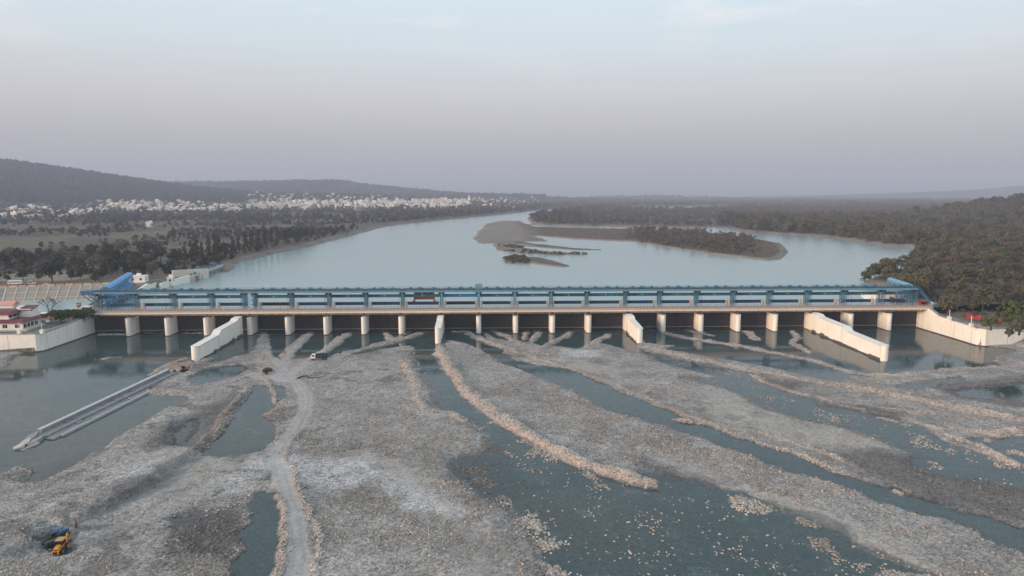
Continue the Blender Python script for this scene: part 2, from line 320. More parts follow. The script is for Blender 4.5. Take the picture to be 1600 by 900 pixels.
RIDGE = [  # (crest line, half width m, height above water m, stoniness)
    ([(686,540),(698,565),(720,598),(755,632),(800,662),(850,692),(900,715),(950,735),(1000,750),(1016,754)], 3.6, 1.9, 1.0),
    ([(620,558),(642,585),(648,604),(652,625),(665,640),(692,645)], 2.6, 1.1, 0.9), ([(692,642),(708,650),(722,660)], 2.2, 0.9, 0.9),
    ([(411,516),(409,538),(414,558),(430,580)], 4.0, 1.1, 0.5), ([(488,514),(455,545),(435,576)], 3.6, 1.3, 0.5), ([(550,514),(510,545),(468,572)], 3.4, 1.3, 0.5),
    ([(668,516),(615,533),(560,546),(515,560)], 3.0, 1.2, 0.5), ([(598,514),(606,525),(616,533)], 2.6, 1.0, 0.5), ([(640,516),(625,524),(612,532)], 1.6, 0.7, 0.5),
    ([(724,514),(745,526),(775,537),(802,548),(832,557),(880,572)], 3.2, 1.2, 0.5), ([(768,514),(798,529),(816,538)], 2.6, 1.0, 0.6),
    ([(826,512),(820,530)], 2.0, 0.8, 0.6), ([(843,511),(834,533)], 2.4, 0.9, 0.6), ([(904,511),(882,525),(856,539),(838,550)], 2.6, 1.0, 0.6), ([(922,520),(908,512)], 1.6, 0.6, 0.5), ([(952,522),(930,533),(912,546)], 3.0, 0.8, 0.5),
    ([(1006,541),(1050,552),(1100,563),(1150,574),(1200,581),(1260,592),(1290,598)], 2.6, 1.2, 0.8),
    ([(1284,597),(1350,606),(1420,620),(1480,633),(1540,645),(1640,660)], 4.2, 1.7, 0.9), ([(1174,586),(1200,598),(1240,612),(1262,618)], 1.8, 0.8, 0.9), ([(1275,621),(1320,634),(1352,641)], 1.5, 0.6, 0.8),
    ([(1382,640),(1430,647),(1470,645)], 2.2, 0.9, 0.8), ([(1492,670),(1550,677),(1620,668)], 3.0, 1.0, 0.8), ([(1484,682),(1530,695),(1570,720),(1592,728)], 1.7, 0.8, 0.9),
    ([(1542,688),(1555,693)], 1.8, 0.6, 0.8), ([(1580,706),(1600,712)], 2.2, 0.6, 0.8), ([(1376,652),(1404,659)], 1.3, 0.5, 0.8), ([(1440,664),(1466,672)], 1.2, 0.45, 0.8),
    ([(1050,654),(1120,664),(1200,681),(1250,696),(1300,712),(1340,729)], 1.3, 0.85, 0.9), ([(1200,696),(1260,716),(1300,734),(1330,744)], 1.0, 0.6, 0.9), ([(1395,768),(1412,773)], 0.8, 0.5, 0.9),
    ([(800,560),(850,570),(885,574),(930,590),(1000,618),(1100,660),(1200,697)], 1.2, 0.8, 0.7),
    ([(1020,515),(1070,527),(1110,533),(1160,541),(1200,549),(1260,560),(1310,575),(1352,586)], 3.2, 0.8, 0.5), ([(1060,511),(1110,524)], 2.6, 0.5, 0.5), ([(1132,509),(1170,519),(1182,530)], 3.4, 0.7, 0.5), ([(1228,510),(1246,524),(1240,536),(1266,552)], 2.6, 0.7, 0.5),
    ([(1350,586),(1400,586),(1440,582),(1510,576),(1570,573),(1620,568)], 3.0, 0.9, 0.8),
    ([(388,604),(360,640),(325,685),(290,714)], 2.6, 1.5, 0.5), ([(226,610),(262,612),(300,612)], 2.6, 1.0, 0.8), ([(232,586),(262,570),(290,560)], 2.2, 0.8, 0.8), ([(340,571),(366,560),(392,552)], 2.0, 0.7, 0.6), ([(330,603),(360,597),(400,585)], 1.6, 0.7, 0.8),
    ([(441,700),(458,740),(472,780),(492,815),(503,850),(488,880),(494,930)], 0.9, 1.15, 0.95), ([(436,765),(441,800),(443,850),(434,885),(420,930)], 1.2, 1.2, 0.7), ([(480,640),(462,672),(446,700)], 0.7, 0.9, 0.8),
    ([(330,560),(300,570),(282,577),(300,583)], 2.2, 1.4, 0.3), ([(0,742),(24,734),(42,740)], 2.0, 0.6, 0.9), ([(150,562),(190,558)], 2.0, 0.06, 0.6),
    ([(400,575),(420,600),(432,630)], 1.0, 0.6, 0.8), ([(300,735),(345,742),(395,735)], 1.2, 1.1, 0.5),
]
RAISE = [  # (outline, added height, edge width)
    ([(300,708),(265,731),(235,751),(180,786),(130,809),(75,830),(28,838),(58,852),(20,870),(-60,890),(-60,770),(0,752),(40,760),(70,758),(135,722),(190,686),(232,660),(262,650),(275,672),(262,700)], 1.7, 1.1),
    ([(262,808),(300,790),(340,770),(372,750),(400,745),(425,742),(432,765),(404,768),(386,790),(392,812),(370,840),(384,860),(362,880),(330,868),(290,870),(262,862)], -0.42, 0.9),
    ([(30,845),(60,822),(100,826),(122,832),(118,858),(88,866),(60,850)], -0.7, 0.9),
]
ROADS = [([(430,520),(420,552),(440,578),(462,596),(479,616),(478,642),(462,668),(442,690),(431,712),(438,738),(452,778),(464,825),(467,868),(456,935)], 2.5),
         ([(433,708),(395,733),(340,752),(262,790),(190,822),(120,850),(60,880)], 2.6), ([(497,560),(470,572),(450,585)], 2.6), ([(400,585),(430,586),(450,592)], 4.0), ([(560,548),(520,560),(497,563)], 2.0), ([(484,520),(458,545),(440,575)], 2.0), ([(548,518),(510,545),(470,570)], 1.6)]
SAND = [[(1080,600),(1150,618),(1240,655),(1330,675),(1420,712),(1330,715),(1220,690),(1120,655)], [(1000,700),(1100,735),(1200,772),(1320,815),(1480,890),(1440,890),(1300,840),(1180,785),(1080,745)], [(560,700),(640,730),(720,790),(700,800),(600,760)], [(700,800),(760,850),(800,930),(740,930),(700,860)],
        [(800,560),(900,560),(980,580),(960,590),(880,575)], [(400,660),(440,720),(370,740),(380,720)], [(230,720),(300,700),(380,725),(300,760),(200,800),(180,795)]]
DAMP = [[(690,728),(735,712),(775,690),(800,720),(830,760),(790,785),(740,760)], [(965,712),(1040,735),(1115,760),(1030,752)], [(1300,705),(1380,700),(1445,716),(1425,760),(1345,748)], [(1420,735),(1520,745),(1620,765),(1620,815),(1440,778)], [(1240,622),(1330,632),(1420,645),(1400,656),(1300,640)], [(1440,600),(1620,590),(1620,640),(1500,625)], [(225,695),(262,668),(320,640),(330,660),(285,700),(240,712)], [(330,640),(372,612),(385,620),(350,660),(320,700),(300,712)], [(268,812),(370,800),(385,845),(360,868),(290,866)], [(180,770),(270,735),(290,722),(250,765),(150,810)], [(1180,590),(1260,600),(1230,612)], [(60,735),(140,705),(150,715),(80,752)]]
SHOAL = [([(-40,632),(60,606),(120,590),(180,574),(235,562)], 5.0), ([(230,575),(262,566),(300,540)], 3.0), ([(1010,545),(1100,566),(1170,585)], 1.5)]
SILT = [[(330,750),(365,742),(395,748),(380,765),(345,768)], [(205,735),(240,728),(230,745),(200,750)], [(470,722),(560,715),(600,740),(540,760),(480,745)], [(600,745),(700,775),(720,800),(640,790)], [(440,720),(470,700),(470,730)], [(385,715),(432,712),(415,740),(370,738)], [(880,545),(940,548),(930,556),(880,556)]]
def build_bed():
    st = 0.62; xs = np.arange(-335, 338, st); ys = np.arange(-268, 14.0, st)
    X, Y = np.meshgrid(xs, ys)
    jx = fbm(X, Y, 7, 3, 11) * 1.1 + fbm(X, Y, 1.7, 2, 12) * 0.45; jy = fbm(X, Y, 7, 3, 21) * 1.1 + fbm(X, Y, 1.7, 2, 22) * 0.45
    XJ = X + jx; YJ = Y + jy
    big = fbm(X, Y, 38, 3, 31); mid = fbm(X, Y, 9, 3, 41); fine = fbm(X, Y, 2.2, 2, 51)
    h = 0.62 + 0.22 * big + 0.17 * mid + 0.07 * fine
    for pts, dz, w in RAISE:
        s = sdf(XJ, YJ, poly(pts, 0.8)); h = h + dz * ss((s + w / 2) / w)
    for pts, dep, w in WATER:
        s = sdf(XJ, YJ, poly(pts), 16); t = ss((s + 0.55 * w) / w)
        floor = -dep * (1 + 0.45 * big + 0.25 * mid) + 0.06 * mid + 0.05 * fine
        h = h * (1 - t) + floor * t
    for pts, hw in SHOAL:
        d, _ = pdist(XJ, YJ, poly(pts), 10); h = np.where(d < hw, np.maximum(h, -0.13 + 0.06 * fine + 0.05 * mid - 0.9 * (d / hw) ** 2), h)
    ridge = np.zeros(X.shape); n9 = fbm(X, Y, 5, 2, 55)
    for pts, hw, top, stone in RIDGE:
        hw *= 0.88; top *= 0.78
        d, tt = pdist(X + jx * 0.85, Y + jy * 0.85, poly(pts, top * 0.6), 10); hw2 = hw * (1 + 0.22 * mid + 0.12 * n9)
        tp = np.clip(np.minimum(tt, 1 - tt) * len(pts) * 1.6 + 0.35, 0, 1); hw2 = hw2 * (0.45 + 0.55 * tp); prof = top * (0.55 + 0.45 * tp) * (1 + 0.34 * n9) * np.clip(1.45 * (1 - d / hw2), -1, 1) + 0.26 * fine * (d < hw2)
        h = np.where(d < hw2 * 1.15, np.maximum(h, prof), h); ridge = np.maximum(ridge, stone * ss((hw2 * 1.05 - d) / (0.35 * hw2)))
    road = np.zeros(X.shape); rut = np.zeros(X.shape)
    for ri, (pts, hw) in enumerate(ROADS):
        d, _ = pdist(X + jx * 0.3, Y + jy * 0.3, poly(pts, 0.8), 8); k = ss((hw + 0.6 - d) / 1.2)
        k = k * (0.45 if ri == 1 else 1.0); road = np.maximum(road, k); rut = np.maximum(rut, k * np.exp(-((d - 1.05) / 0.4) ** 2))
    road *= h > 0.05
    h = np.where(road > 0.05, h * (1 - 0.5 * road) + 0.5 * road * (0.75 + 0.1 * big), h) - 0.07 * rut + 0.05 * road * fine
    sand = np.zeros(X.shape)
    for pts in SAND: sand = np.maximum(sand, ss((sdf(XJ * 1.0 + 2 * mid, YJ + 2 * mid, poly(pts, 0.5)) + 4) / 8))
    # banks behind the flank walls, sloping down to the bed outside them
    left = ss((-236.0 - X) / 1.0) * ss((Y + 36.5) / 1.0); h = np.where(left > 0, np.maximum(h, left * 8.9), h)
    lb = np.clip((-252 - X + 0.55 * (Y + 34)) / 16, 0, 1) * 5.5 * ((Y < -34) & (X < -240)); h = np.maximum(h, lb * ss((Y + 110) / 60))
    right = ss((X - 234.5) / 1.0) * ss((Y + 40.6 - 0.135 * (X - 236)) / 1.0); h = np.where(right > 0, np.maximum(h, right * (8.6 + 0.4 * fine)), h)
    rb = 9.0 * np.clip((X - 250) / 26, 0, 1) * np.clip((Y + 88) / 46, 0, 1) * ((Y < -30) & (X > 238)); h = np.maximum(h, rb)
    h = np.where((np.abs(X) < 233) & (Y > 1.5), np.minimum(h, 0.1), h)
    # colour of the bed itself
    n1 = fbm(X, Y, 16, 4, 61); n2 = fbm(X, Y, 4, 3, 71)
    base = np.array([0.275, 0.261, 0.251]); C = np.ones(X.shape + (3,)) * base
    C *= (1 + 0.26 * n1 + 0.13 * n2)[..., None]
    def lay(k, c): 
        nonlocal C
        C = C * (1 - k[..., None]) + np.array(c) * k[..., None] * (1 + 0.08 * n2)[..., None]
    lay(sand * 0.65, (0.36, 0.34, 0.315)); lay(road * 0.72, (0.41, 0.40, 0.405)); lay(rut * 0.8, (0.285, 0.278, 0.28)); lay(ridge * 0.75, (0.35, 0.275, 0.24))
    mud = ss((n1 - 0.25) / 0.3) * (1 - ridge) * (1 - road) * ss((0.75 - h) / 0.4); lay(mud * 0.45, (0.10, 0.092, 0.088))
    brown = ss((X - 240) / 6) * (Y > -60) * (h > 2.5); lay(brown * 0.9, (0.115, 0.085, 0.06)); grass = ss((-237 - X) / 2) * (Y > -38); lay(grass * 0.8, (0.10, 0.095, 0.055))
    dark = ss((-238 - X) / 4) * (Y < -36) * (h > 1.0); lay(dark * 0.85, (0.105, 0.10, 0.105))
    n8 = fbm(X, Y, 11, 4, 81); lay(ss((n8 - 0.42) / 0.2) * (1 - ridge) * (1 - road) * (h > 0) * np.where(X < -50, 0.75, 0.4), (0.115, 0.108, 0.104))
    for pts in DAMP: lay(ss((sdf(X + 3 * n8, Y + 3 * n8, poly(pts, 0.3), 10) + 3) / 5) * (1 - ridge) * 0.78, (0.095, 0.092, 0.094))
    for pts in SILT: lay(ss((sdf(X + 2.5 * n8, Y + 2.5 * n8, poly(pts, 0.8), 8) + 2.5) / 4) * 0.8, (0.43, 0.425, 0.44))
    wet = ss((0.24 + 0.16 * n2 - h) / 0.2); C *= (1 - 0.62 * wet)[..., None]
    deep = ss((-0.25 - h) / 0.5); lay(deep * 0.6, (0.05, 0.058, 0.055))
    nr, nc = X.shape; V = np.stack([X, Y, h], -1).reshape(-1, 3)
    me = np_mesh('river_bed', V, grid_faces(nr, nc), 'gravel', smooth=True)
    set_col(me, 'tone', np.clip(C, 0.01, 1).reshape(-1, 3)); set_f(me, 'wet', wet); set_f(me, 'track', np.maximum(road, sand * 0.6))
    o = link(bpy.data.objects.new('river_bed', me)); tag(o, 'grey gravel river bed with bars, banks and tracks below the barrage', kind='structure')
    # water sheet over the same reach, told how deep it is
    k = 2; Xw = X[::k, ::k]; Yw = Y[::k, ::k]; hw_ = h[::k, ::k]
    keep = (np.abs(Xw) < 234) & True
    Zw = np.where((Xw < -236) & (Yw > -34) | (Xw > 234) & (Yw > -41), -0.6, 0.02) + 0 * Xw
    me = np_mesh('river_water', np.stack([Xw, Yw, Zw], -1).reshape(-1, 3), grid_faces(*Xw.shape), 'water_shallow', smooth=True)
    set_f(me, 'depth', np.clip(-hw_, 0, 5)); tag(link(bpy.data.objects.new('river_water', me)), 'shallow teal water in channels between the gravel bars', kind='structure')
    return dict(x0=xs[0], y0=ys[0], st=st, h=h, ridge=ridge, road=road, sand=sand, n1=n1, n2=n2)
def gravel_mat():
    m, nt, b = new_mat('gravel'); N = nt.nodes; L = nt.links
    geo = N.new('ShaderNodeNewGeometry'); at = N.new('ShaderNodeAttribute'); at.attribute_name = 'tone'; wt = N.new('ShaderNodeAttribute'); wt.attribute_name = 'wet'; tr = N.new('ShaderNodeAttribute'); tr.attribute_name = 'track'
    vo = N.new('ShaderNodeTexVoronoi'); L.new(geo.outputs['Position'], vo.inputs['Vector']); vo.inputs['Scale'].default_value = 2.6
    vs = N.new('ShaderNodeSeparateColor'); L.new(vo.outputs['Color'], vs.inputs[0])
    v2 = N.new('ShaderNodeTexVoronoi'); L.new(geo.outputs['Position'], v2.inputs['Vector']); v2.inputs['Scale'].default_value = 1.1
    v2s = N.new('ShaderNodeSeparateColor'); L.new(v2.outputs['Color'], v2s.inputs[0])
    ns = N.new('ShaderNodeTexNoise'); L.new(geo.outputs['Position'], ns.inputs[0]); ns.inputs['Scale'].default_value = 0.7; ns.inputs['Detail'].default_value = 7; ns.inputs['Roughness'].default_value = 0.7
    s1 = N.new('ShaderNodeMath'); s1.operation = 'MULTIPLY_ADD'; L.new(v2s.outputs[0], s1.inputs[0]); s1.inputs[1].default_value = 0.5; L.new(vs.outputs[0], s1.inputs[2])
    s2 = N.new('ShaderNodeMath'); s2.operation = 'MULTIPLY_ADD'; L.new(ns.outputs[0], s2.inputs[0]); s2.inputs[1].default_value = 1.3; L.new(s1.outputs[0], s2.inputs[2])
    amp = N.new('ShaderNodeMapRange'); L.new(tr.outputs['Fac'], amp.inputs[0]); amp.inputs[3].default_value = 0.85; amp.inputs[4].default_value = 0.2
    sb = N.new('ShaderNodeMath'); sb.operation = 'SUBTRACT'; L.new(s2.outputs[0], sb.inputs[0]); sb.inputs[1].default_value = 1.4
    ml = N.new('ShaderNodeMath'); ml.operation = 'MULTIPLY_ADD'; L.new(sb.outputs[0], ml.inputs[0]); L.new(amp.outputs[0], ml.inputs[1]); ml.inputs[2].default_value = 1.0
    mx = N.new('ShaderNodeMix'); mx.data_type = 'RGBA'; mx.blend_type = 'MULTIPLY'; mx.inputs[0].default_value = 1; L.new(at.outputs['Color'], mx.inputs[6]); L.new(ml.outputs[0], mx.inputs[7])
    L.new(mx.outputs[2], b.inputs['Base Color'])
    rr = N.new('ShaderNodeMapRange'); L.new(wt.outputs['Fac'], rr.inputs[0]); rr.inputs[3].default_value = 0.95; rr.inputs[4].default_value = 0.45; L.new(rr.outputs[0], b.inputs['Roughness'])
    bp = N.new('ShaderNodeBump'); bp.inputs['Strength'].default_value = 0.7; bp.inputs['Distance'].default_value = 0.25; L.new(s2.outputs[0], bp.inputs['Height']); L.new(bp.outputs[0], b.inputs['Normal'])
def water_mat(name, col, shallow, wave=0.5, scale=0.35, rough=0.07, murk=1.0):
    m, nt, b = new_mat(name); N = nt.nodes; L = nt.links; N.remove(b); out = N['Material Output']
    geo = N.new('ShaderNodeNewGeometry'); mp = N.new('ShaderNodeMapping'); L.new(geo.outputs['Position'], mp.inputs[0]); mp.inputs['Scale'].default_value = (1.0, 0.75, 1)
    n = N.new('ShaderNodeTexNoise'); L.new(mp.outputs[0], n.inputs[0]); n.inputs['Scale'].default_value = scale; n.inputs['Detail'].default_value = 5
    n2 = N.new('ShaderNodeTexNoise'); L.new(mp.outputs[0], n2.inputs[0]); n2.inputs['Scale'].default_value = 0.028; n2.inputs['Detail'].default_value = 5; n2.inputs['Distortion'].default_value = 0.8
    st = N.new('ShaderNodeMapRange'); L.new(n2.outputs[0], st.inputs[0]); st.inputs[1].default_value = 0.35; st.inputs[2].default_value = 0.68; st.inputs[3].default_value = 0.25 * wave; st.inputs[4].default_value = wave
    bp = N.new('ShaderNodeBump'); L.new(st.outputs[0], bp.inputs['Strength']); bp.inputs['Distance'].default_value = 0.12; L.new(n.outputs[0], bp.inputs['Height'])
    fr = N.new('ShaderNodeFresnel'); fr.inputs['IOR'].default_value = 1.33; L.new(bp.outputs[0], fr.inputs['Normal'])
    gl = N.new('ShaderNodeBsdfGlossy'); gl.inputs['Roughness'].default_value = rough; L.new(bp.outputs[0], gl.inputs['Normal'])
    df = N.new('ShaderNodeBsdfDiffuse'); df.inputs['Color'].default_value = (*col, 1)
    body = df.outputs[0]
    if shallow:
        at = N.new('ShaderNodeAttribute'); at.attribute_name = 'depth'
        mr = N.new('ShaderNodeMapRange'); L.new(at.outputs['Fac'], mr.inputs[0]); mr.inputs[1].default_value = 0.0; mr.inputs[2].default_value = 0.95; mr.inputs[3].default_value = 0.08; mr.inputs[4].default_value = 0.97
        tp = N.new('ShaderNodeBsdfTransparent'); tp.inputs['Color'].default_value = (0.80, 0.88, 0.90, 1)
        ms = N.new('ShaderNodeMixShader'); L.new(mr.outputs[0], ms.inputs[0]); L.new(tp.outputs[0], ms.inputs[1]); L.new(df.outputs[0], ms.inputs[2]); body = ms.outputs[0]
    mx = N.new('ShaderNodeMixShader'); L.new(fr.outputs[0], mx.inputs[0]); L.new(body, mx.inputs[1]); L.new(gl.outputs[0], mx.inputs[2]); L.new(mx.outputs[0], out.inputs[0])
gravel_mat()
water_mat('water_shallow', (0.19, 0.40, 0.42), True, wave=0.35, scale=0.5, rough=0.06)
water_mat('water_deep', (0.27, 0.39, 0.40), False, wave=1.2, scale=0.22, rough=0.2)
BED = build_bed()
def bed_z(x, y):
    j = int(np.clip((x - BED['x0']) / BED['st'], 0, BED['h'].shape[1] - 1)); i = int(np.clip((y - BED['y0']) / BED['st'], 0, BED['h'].shape[0] - 1)); return float(BED['h'][i, j])
def bed_at(A, x, y):
    j = np.clip(((x - BED['x0']) / BED['st']).astype(int), 0, A.shape[1] - 1); i = np.clip(((y - BED['y0']) / BED['st']).astype(int), 0, A.shape[0] - 1); return A[i, j]

# --- stones: far too many to count, one object
def stone_mat():
    m, nt, b = new_mat('stone'); N = nt.nodes; L = nt.links; oi = N.new('ShaderNodeObjectInfo')
    rp = N.new('ShaderNodeValToRGB'); L.new(oi.outputs['Random'], rp.inputs[0]); e = rp.color_ramp.elements; rp.color_ramp.interpolation = 'CONSTANT'
    e[0].color = (0.260, 0.250, 0.239, 1); e[1].position = 0.94; e[1].color = (0.56, 0.53, 0.49, 1)
    for p, c in ((0.2, (0.351, 0.333, 0.315)), (0.38, (0.429, 0.384, 0.340)), (0.52, (0.390, 0.314, 0.277)), (0.64, (0.520, 0.480, 0.435)), (0.76, (0.312, 0.282, 0.271)), (0.85, (0.546, 0.435, 0.365))): e.new(p).color = (*c, 1)
    at = N.new('ShaderNodeAttribute'); at.attribute_type = 'INSTANCER'; at.attribute_name = 'tint'
    mx = N.new('ShaderNodeMix'); mx.data_type = 'RGBA'; mx.blend_type = 'MULTIPLY'; mx.inputs[0].default_value = 1; L.new(rp.outputs[0], mx.inputs[6]); L.new(at.outputs['Fac'], mx.inputs[7])
    L.new(mx.outputs[2], b.inputs['Base Color']); b.inputs['Roughness'].default_value = 0.9
stone_mat()
def stone_proto(seed):
    bm = bmesh.new(); bmesh.ops.create_icosphere(bm, subdivisions=1, radius=0.5); r = random.Random(seed)
    for v in bm.verts: v.co *= r.uniform(0.8, 1.18)
    bmesh.ops.scale(bm, vec=(r.uniform(0.85, 1.2), r.uniform(0.75, 1.0), r.uniform(0.6, 0.85)), verts=bm.verts)
    me = bpy.data.meshes.new('stone'); bm.to_mesh(me); bm.free(); me.materials.append(MATS['stone']); return me
def build_stones():
    n = 1150000
    # sow where the bed can be seen, thinner with distance
    t = rng.random(n); y = -262 + 262 * t ** 1.35; halfw = 105 + (y + 262) * 0.62
    x = -16 + (y + 379) * 0.037 + (rng.random(n) * 2 - 1) * halfw
    h = bed_at(BED['h'], x, y); rg = bed_at(BED['ridge'], x, y); rd = bed_at(BED['road'], x, y); sd_ = bed_at(BED['sand'], x, y); n1 = bed_at(BED['n1'], x, y)
    cl = fbm(x, y, 5.5, 3, 91); cl2 = fbm(x, y, 23, 3, 92)
    size = 0.165 * (1.0 / np.clip(rng.random(n), 0.01, 1)) ** 0.40; size = np.clip(size, 0.15, 0.75)
    size = np.where(rg > 0.4, 0.24 + 0.36 * rng.random(n) ** 1.4, size)
    p = 0.04 + 0.58 * ss((cl2 + 0.15) / 0.8) * ss((cl + 0.75) / 1.1) + 0.25 * ss((cl - 0.25) / 0.4)
    p = np.where(rg > 0.3, 0.45 + 0.5 * rg, p); p = p * (1 - 0.9 * rd) * (1 - 0.6 * sd_)
    shal = np.zeros(n)
    for idx, f, ymax in ((7, 0.55, -150), (10, 0.16, 0), (14, 0.3, 0), (15, 0.3, 0), (16, 0.16, 0)): shal = np.maximum(shal, f * inside(x, y, poly(WATER[idx][0])) * (y < ymax))
    near = np.clip(sdf(x, y, poly(WATER[7][0]), 30), 0, 30); inw = np.clip(0.006 + 0.85 * ss((cl - 0.1) / 0.6) * ss((12 - near) / 10) + 0.05 * ss((cl - 0.5) / 0.3), 0, 1)
    p = np.where(h < 0.02, inw * shal, p); size = np.where((h < 0.02), 0.3 + 0.45 * rng.random(n), size)
    p = p * np.where(y > -120, 0.6, 1.0)
    emerge = (h > -0.75)
    k = (rng.random(n) < np.clip(p, 0, 1)) & emerge & (h < 2.6) & (np.abs(x) < 234)
    dmp = np.zeros(n, bool)
    for pts in DAMP: dmp |= inside(x, y, poly(pts, 0.3))
    dp = dmp[k]
    x, y, h, size, rg, rd = x[k], y[k], h[k], size[k], rg[k], rd[k]
    wet = np.clip(ss((0.10 - h) / 0.2), 0, 1)
    tint = (0.66 + 0.30 * np.clip(rg, 0, 1) + 0.12 * rng.random(len(x)) + 0.18 * wet) * np.where(dp, 0.55, 1.0) * (1 + 0.22 * fbm(x, y, 18, 2, 95))
    pts = np.stack([x, y, np.where(h < 0.02, np.maximum(h + size * 0.1, -size * 0.12), h + size * 0.10)], 1)
    scatter('river_stones', pts, size, rng.random(len(x)) * 6.28, [stone_proto(s) for s in range(6)], 'grey and tan river cobbles strewn over the gravel bars', 'stones', tint)
build_stones()
# ------------------------------------------------------------------ the barrage
PIERS = [-210.2, -189.4, -168.6, -145.2, -124.7, -103.9, -83.3, -62.9, -41.0, -20.2, 0.3, 20.8, 41.1, 63.2, 82.8, 104.1, 125.2, 146.3, 168.4, 189.5, 211.6]
ENDS = (-233.0, 233.0)
def pier_mesh(w, y0, top, ylen=24.0):
    m = MB(); n = 8; r = w / 2; P = [(r * math.cos(a), y0 + r - r * math.sin(a) * 1.0) for a in [math.pi * k / n for k in range(n, -1, -1)]]
    P = [(-r, y0 + ylen)] + [(p[0], p[1]) for p in P] + [(r, y0 + ylen)]
    m.prism(P, -2.0, top); m.prism([(-r * 1.07 if p[0] < 0 else r * 1.07, p[1]) if abs(p[0]) > r * .99 else (p[0] * 1.07, p[1] - 0.1) for p in P], -2.0, 0.35, 1)
    m.prism([(p[0] * 1.05, p[1] + (-0.12 if p[1] < y0 + r else 0.2)) for p in P], top - 0.28, top + 0.05, 2)
    return m
barrage = thing('barrage', 'long low barrage of white concrete piers with dark steel gates across the river', 'barrage', (0, 0, 0))
p0 = pier_mesh(2.7, 0.0, 9.7); pm = p0.mesh('pier', ['white_wall', 'stain_and_shade', 'white_cap'])
for X in PIERS:
    o = obj('pier', pm, None, barrage, (X, 0, 0))
    b = MB(); b.box(-1.1, 1.1, 2.6, 8.4, 9.75, 10.75); obj('bearing_block', b, 'stain_and_shade', barrage, (X, 0, 0))
edges = [ENDS[0]] + PIERS + [ENDS[1]]
# gates: stiffened steel leaves hanging between the piers
for i in range(len(edges) - 1):
    a, b_ = edges[i] + 1.35, edges[i + 1] - 1.35
    if i == 0: a = edges[0] + 0.3
    if i == len(edges) - 2: b_ = edges[-1] - 0.3
    m = MB(); m.box(a, b_, 10.6, 11.0, -1.5 if i > 3 else 0.5, 10.9)
    for z in (1.6, 3.2, 4.8, 6.4, 8.0, 9.6): m.box(a, b_, 10.35, 10.6, z, z + 0.22)
    for k in range(1, 6):
        x = a + (b_ - a) * k / 6; m.box(x - 0.1, x + 0.1, 10.42, 10.6, 0.6, 10.8)
    g = obj('gate', m, 'gate_steel', barrage)
    s_ = MB(); s_.box(a, b_, 10.1, 10.58, 1.2, 1.5); obj('sill_beam', s_, 'concrete', g)
    # apron of the stilling basin
    s_ = MB(); s_.box(a, b_, 8.2, 10.3, -1.6, -0.15 if i % 3 else 0.1); obj('apron', s_, 'stain_and_shade', barrage)

# road bridge on the pier tops
bridge = thing('road_bridge', 'cream road bridge deck with grey railings running over the barrage piers', 'bridge', (0, 0, 0))
for i in range(len(edges) - 1):
    a, b_ = edges[i] + (0.02 if i else -3.0), edges[i + 1] - (0.02 if i < len(edges) - 2 else -3.0)
    m = MB(); m.box(a, b_, 1.2, 9.0, 12.35, 13.25); d = obj('deck', m, 'concrete', bridge)
    f = MB(); f.box(a, b_, 0.72, 1.2, 11.95, 12.85); obj('fascia', f, 'deck_cream', d); f = MB(); f.box(a, b_, 0.85, 1.2, 12.852, 13.6); obj('kerb', f, 'railing_grey', d)
    f = MB()
    for y in (3.0, 5.2, 7.4): f.box(a + 0.5, b_ - 0.5, y - 0.22, y + 0.22, 10.8, 12.35)
    obj('deck_beam', f, 'concrete', bridge)
    f = MB(); nb = 4
    for k in range(1, nb):
        x = a + (b_ - a) * k / nb; f = MB(); f.side([(0.85, 11.94), (2.78, 12.3), (2.78, 10.9)], x - 0.16, x + 0.16); obj('bracket', f, 'deck_cream', d)
    rd_ = MB(); rd_.box(a + 0.03, b_ - 0.03, 1.9, 8.3, 13.254, 13.30); obj('roadway', rd_, 'asphalt', d)
    for nm, y, hgt, mt in (('railing', 0.95, 1.15, 'railing_grey'), ('railing', 8.8, 1.35, 'railing_grey')):
        r_ = MB(); n = max(8, int((b_ - a) / 1.7)); zb = 13.6 if y < 2 else 13.25
        for k in range(n):
            x = a + 0.15 + (b_ - a - 0.3) * k / (n - 1); r_.box(x - 0.13, x + 0.13, y - 0.12, y + 0.12, zb, zb + hgt + (0.35 if k % 4 == 0 else 0))
        for q in (0.42, 0.72, 1.0): r_.box(a + 0.05, b_ - 0.05, y - 0.05, y + 0.05, zb + hgt * q - 0.12, zb + hgt * q)
        if y < 2: r_.box(a + 0.05, b_ - 0.05, y + 0.07, y + 0.13, zb, zb + 0.4)
        obj(nm, r_, mt, bridge)

# blue hoist bridge standing on the piers behind the road
hoist = thing('hoist_bridge', 'blue steel hoist bridge of lattice towers and girders behind the road deck', 'hoist bridge', (0, 0, 0))
TY0, TY1, TZ0, TZ1 = 8.9, 14.2, 13.3, 23.2
def tower_mesh(w):
    m = MB(); xs_ = (-w / 2, w / 2); ysx = (TY0, (TY0 + TY1) / 2, TY1)
    for x in xs_:
        for y in ysx: m.bar((x, y, 9.7), (x, y, TZ1), 0.24, 0.24)
    zz = np.linspace(TZ0, TZ1, 6)
    for z in zz:
        for x in xs_: m.bar((x, TY0, z), (x, TY1, z), 0.13)
        for y in ysx: m.bar((-w / 2, y, z), (w / 2, y, z), 0.12)
    for k in range(5):
        for x in xs_:
            for ya, yb in ((ysx[0], ysx[1]), (ysx[1], ysx[2])):
                m.bar((x, ya, zz[k]), (x, yb, zz[k + 1]), 0.1); m.bar((x, yb, zz[k]), (x, ya, zz[k + 1]), 0.1)
        for y in (ysx[0], ysx[2]):
            m.bar((-w / 2, y, zz[k]), (w / 2, y, zz[k + 1]), 0.13); m.bar((w / 2, y, zz[k]), (-w / 2, y, zz[k + 1]), 0.13)
    return m.mesh('tower', 'steel_blue')
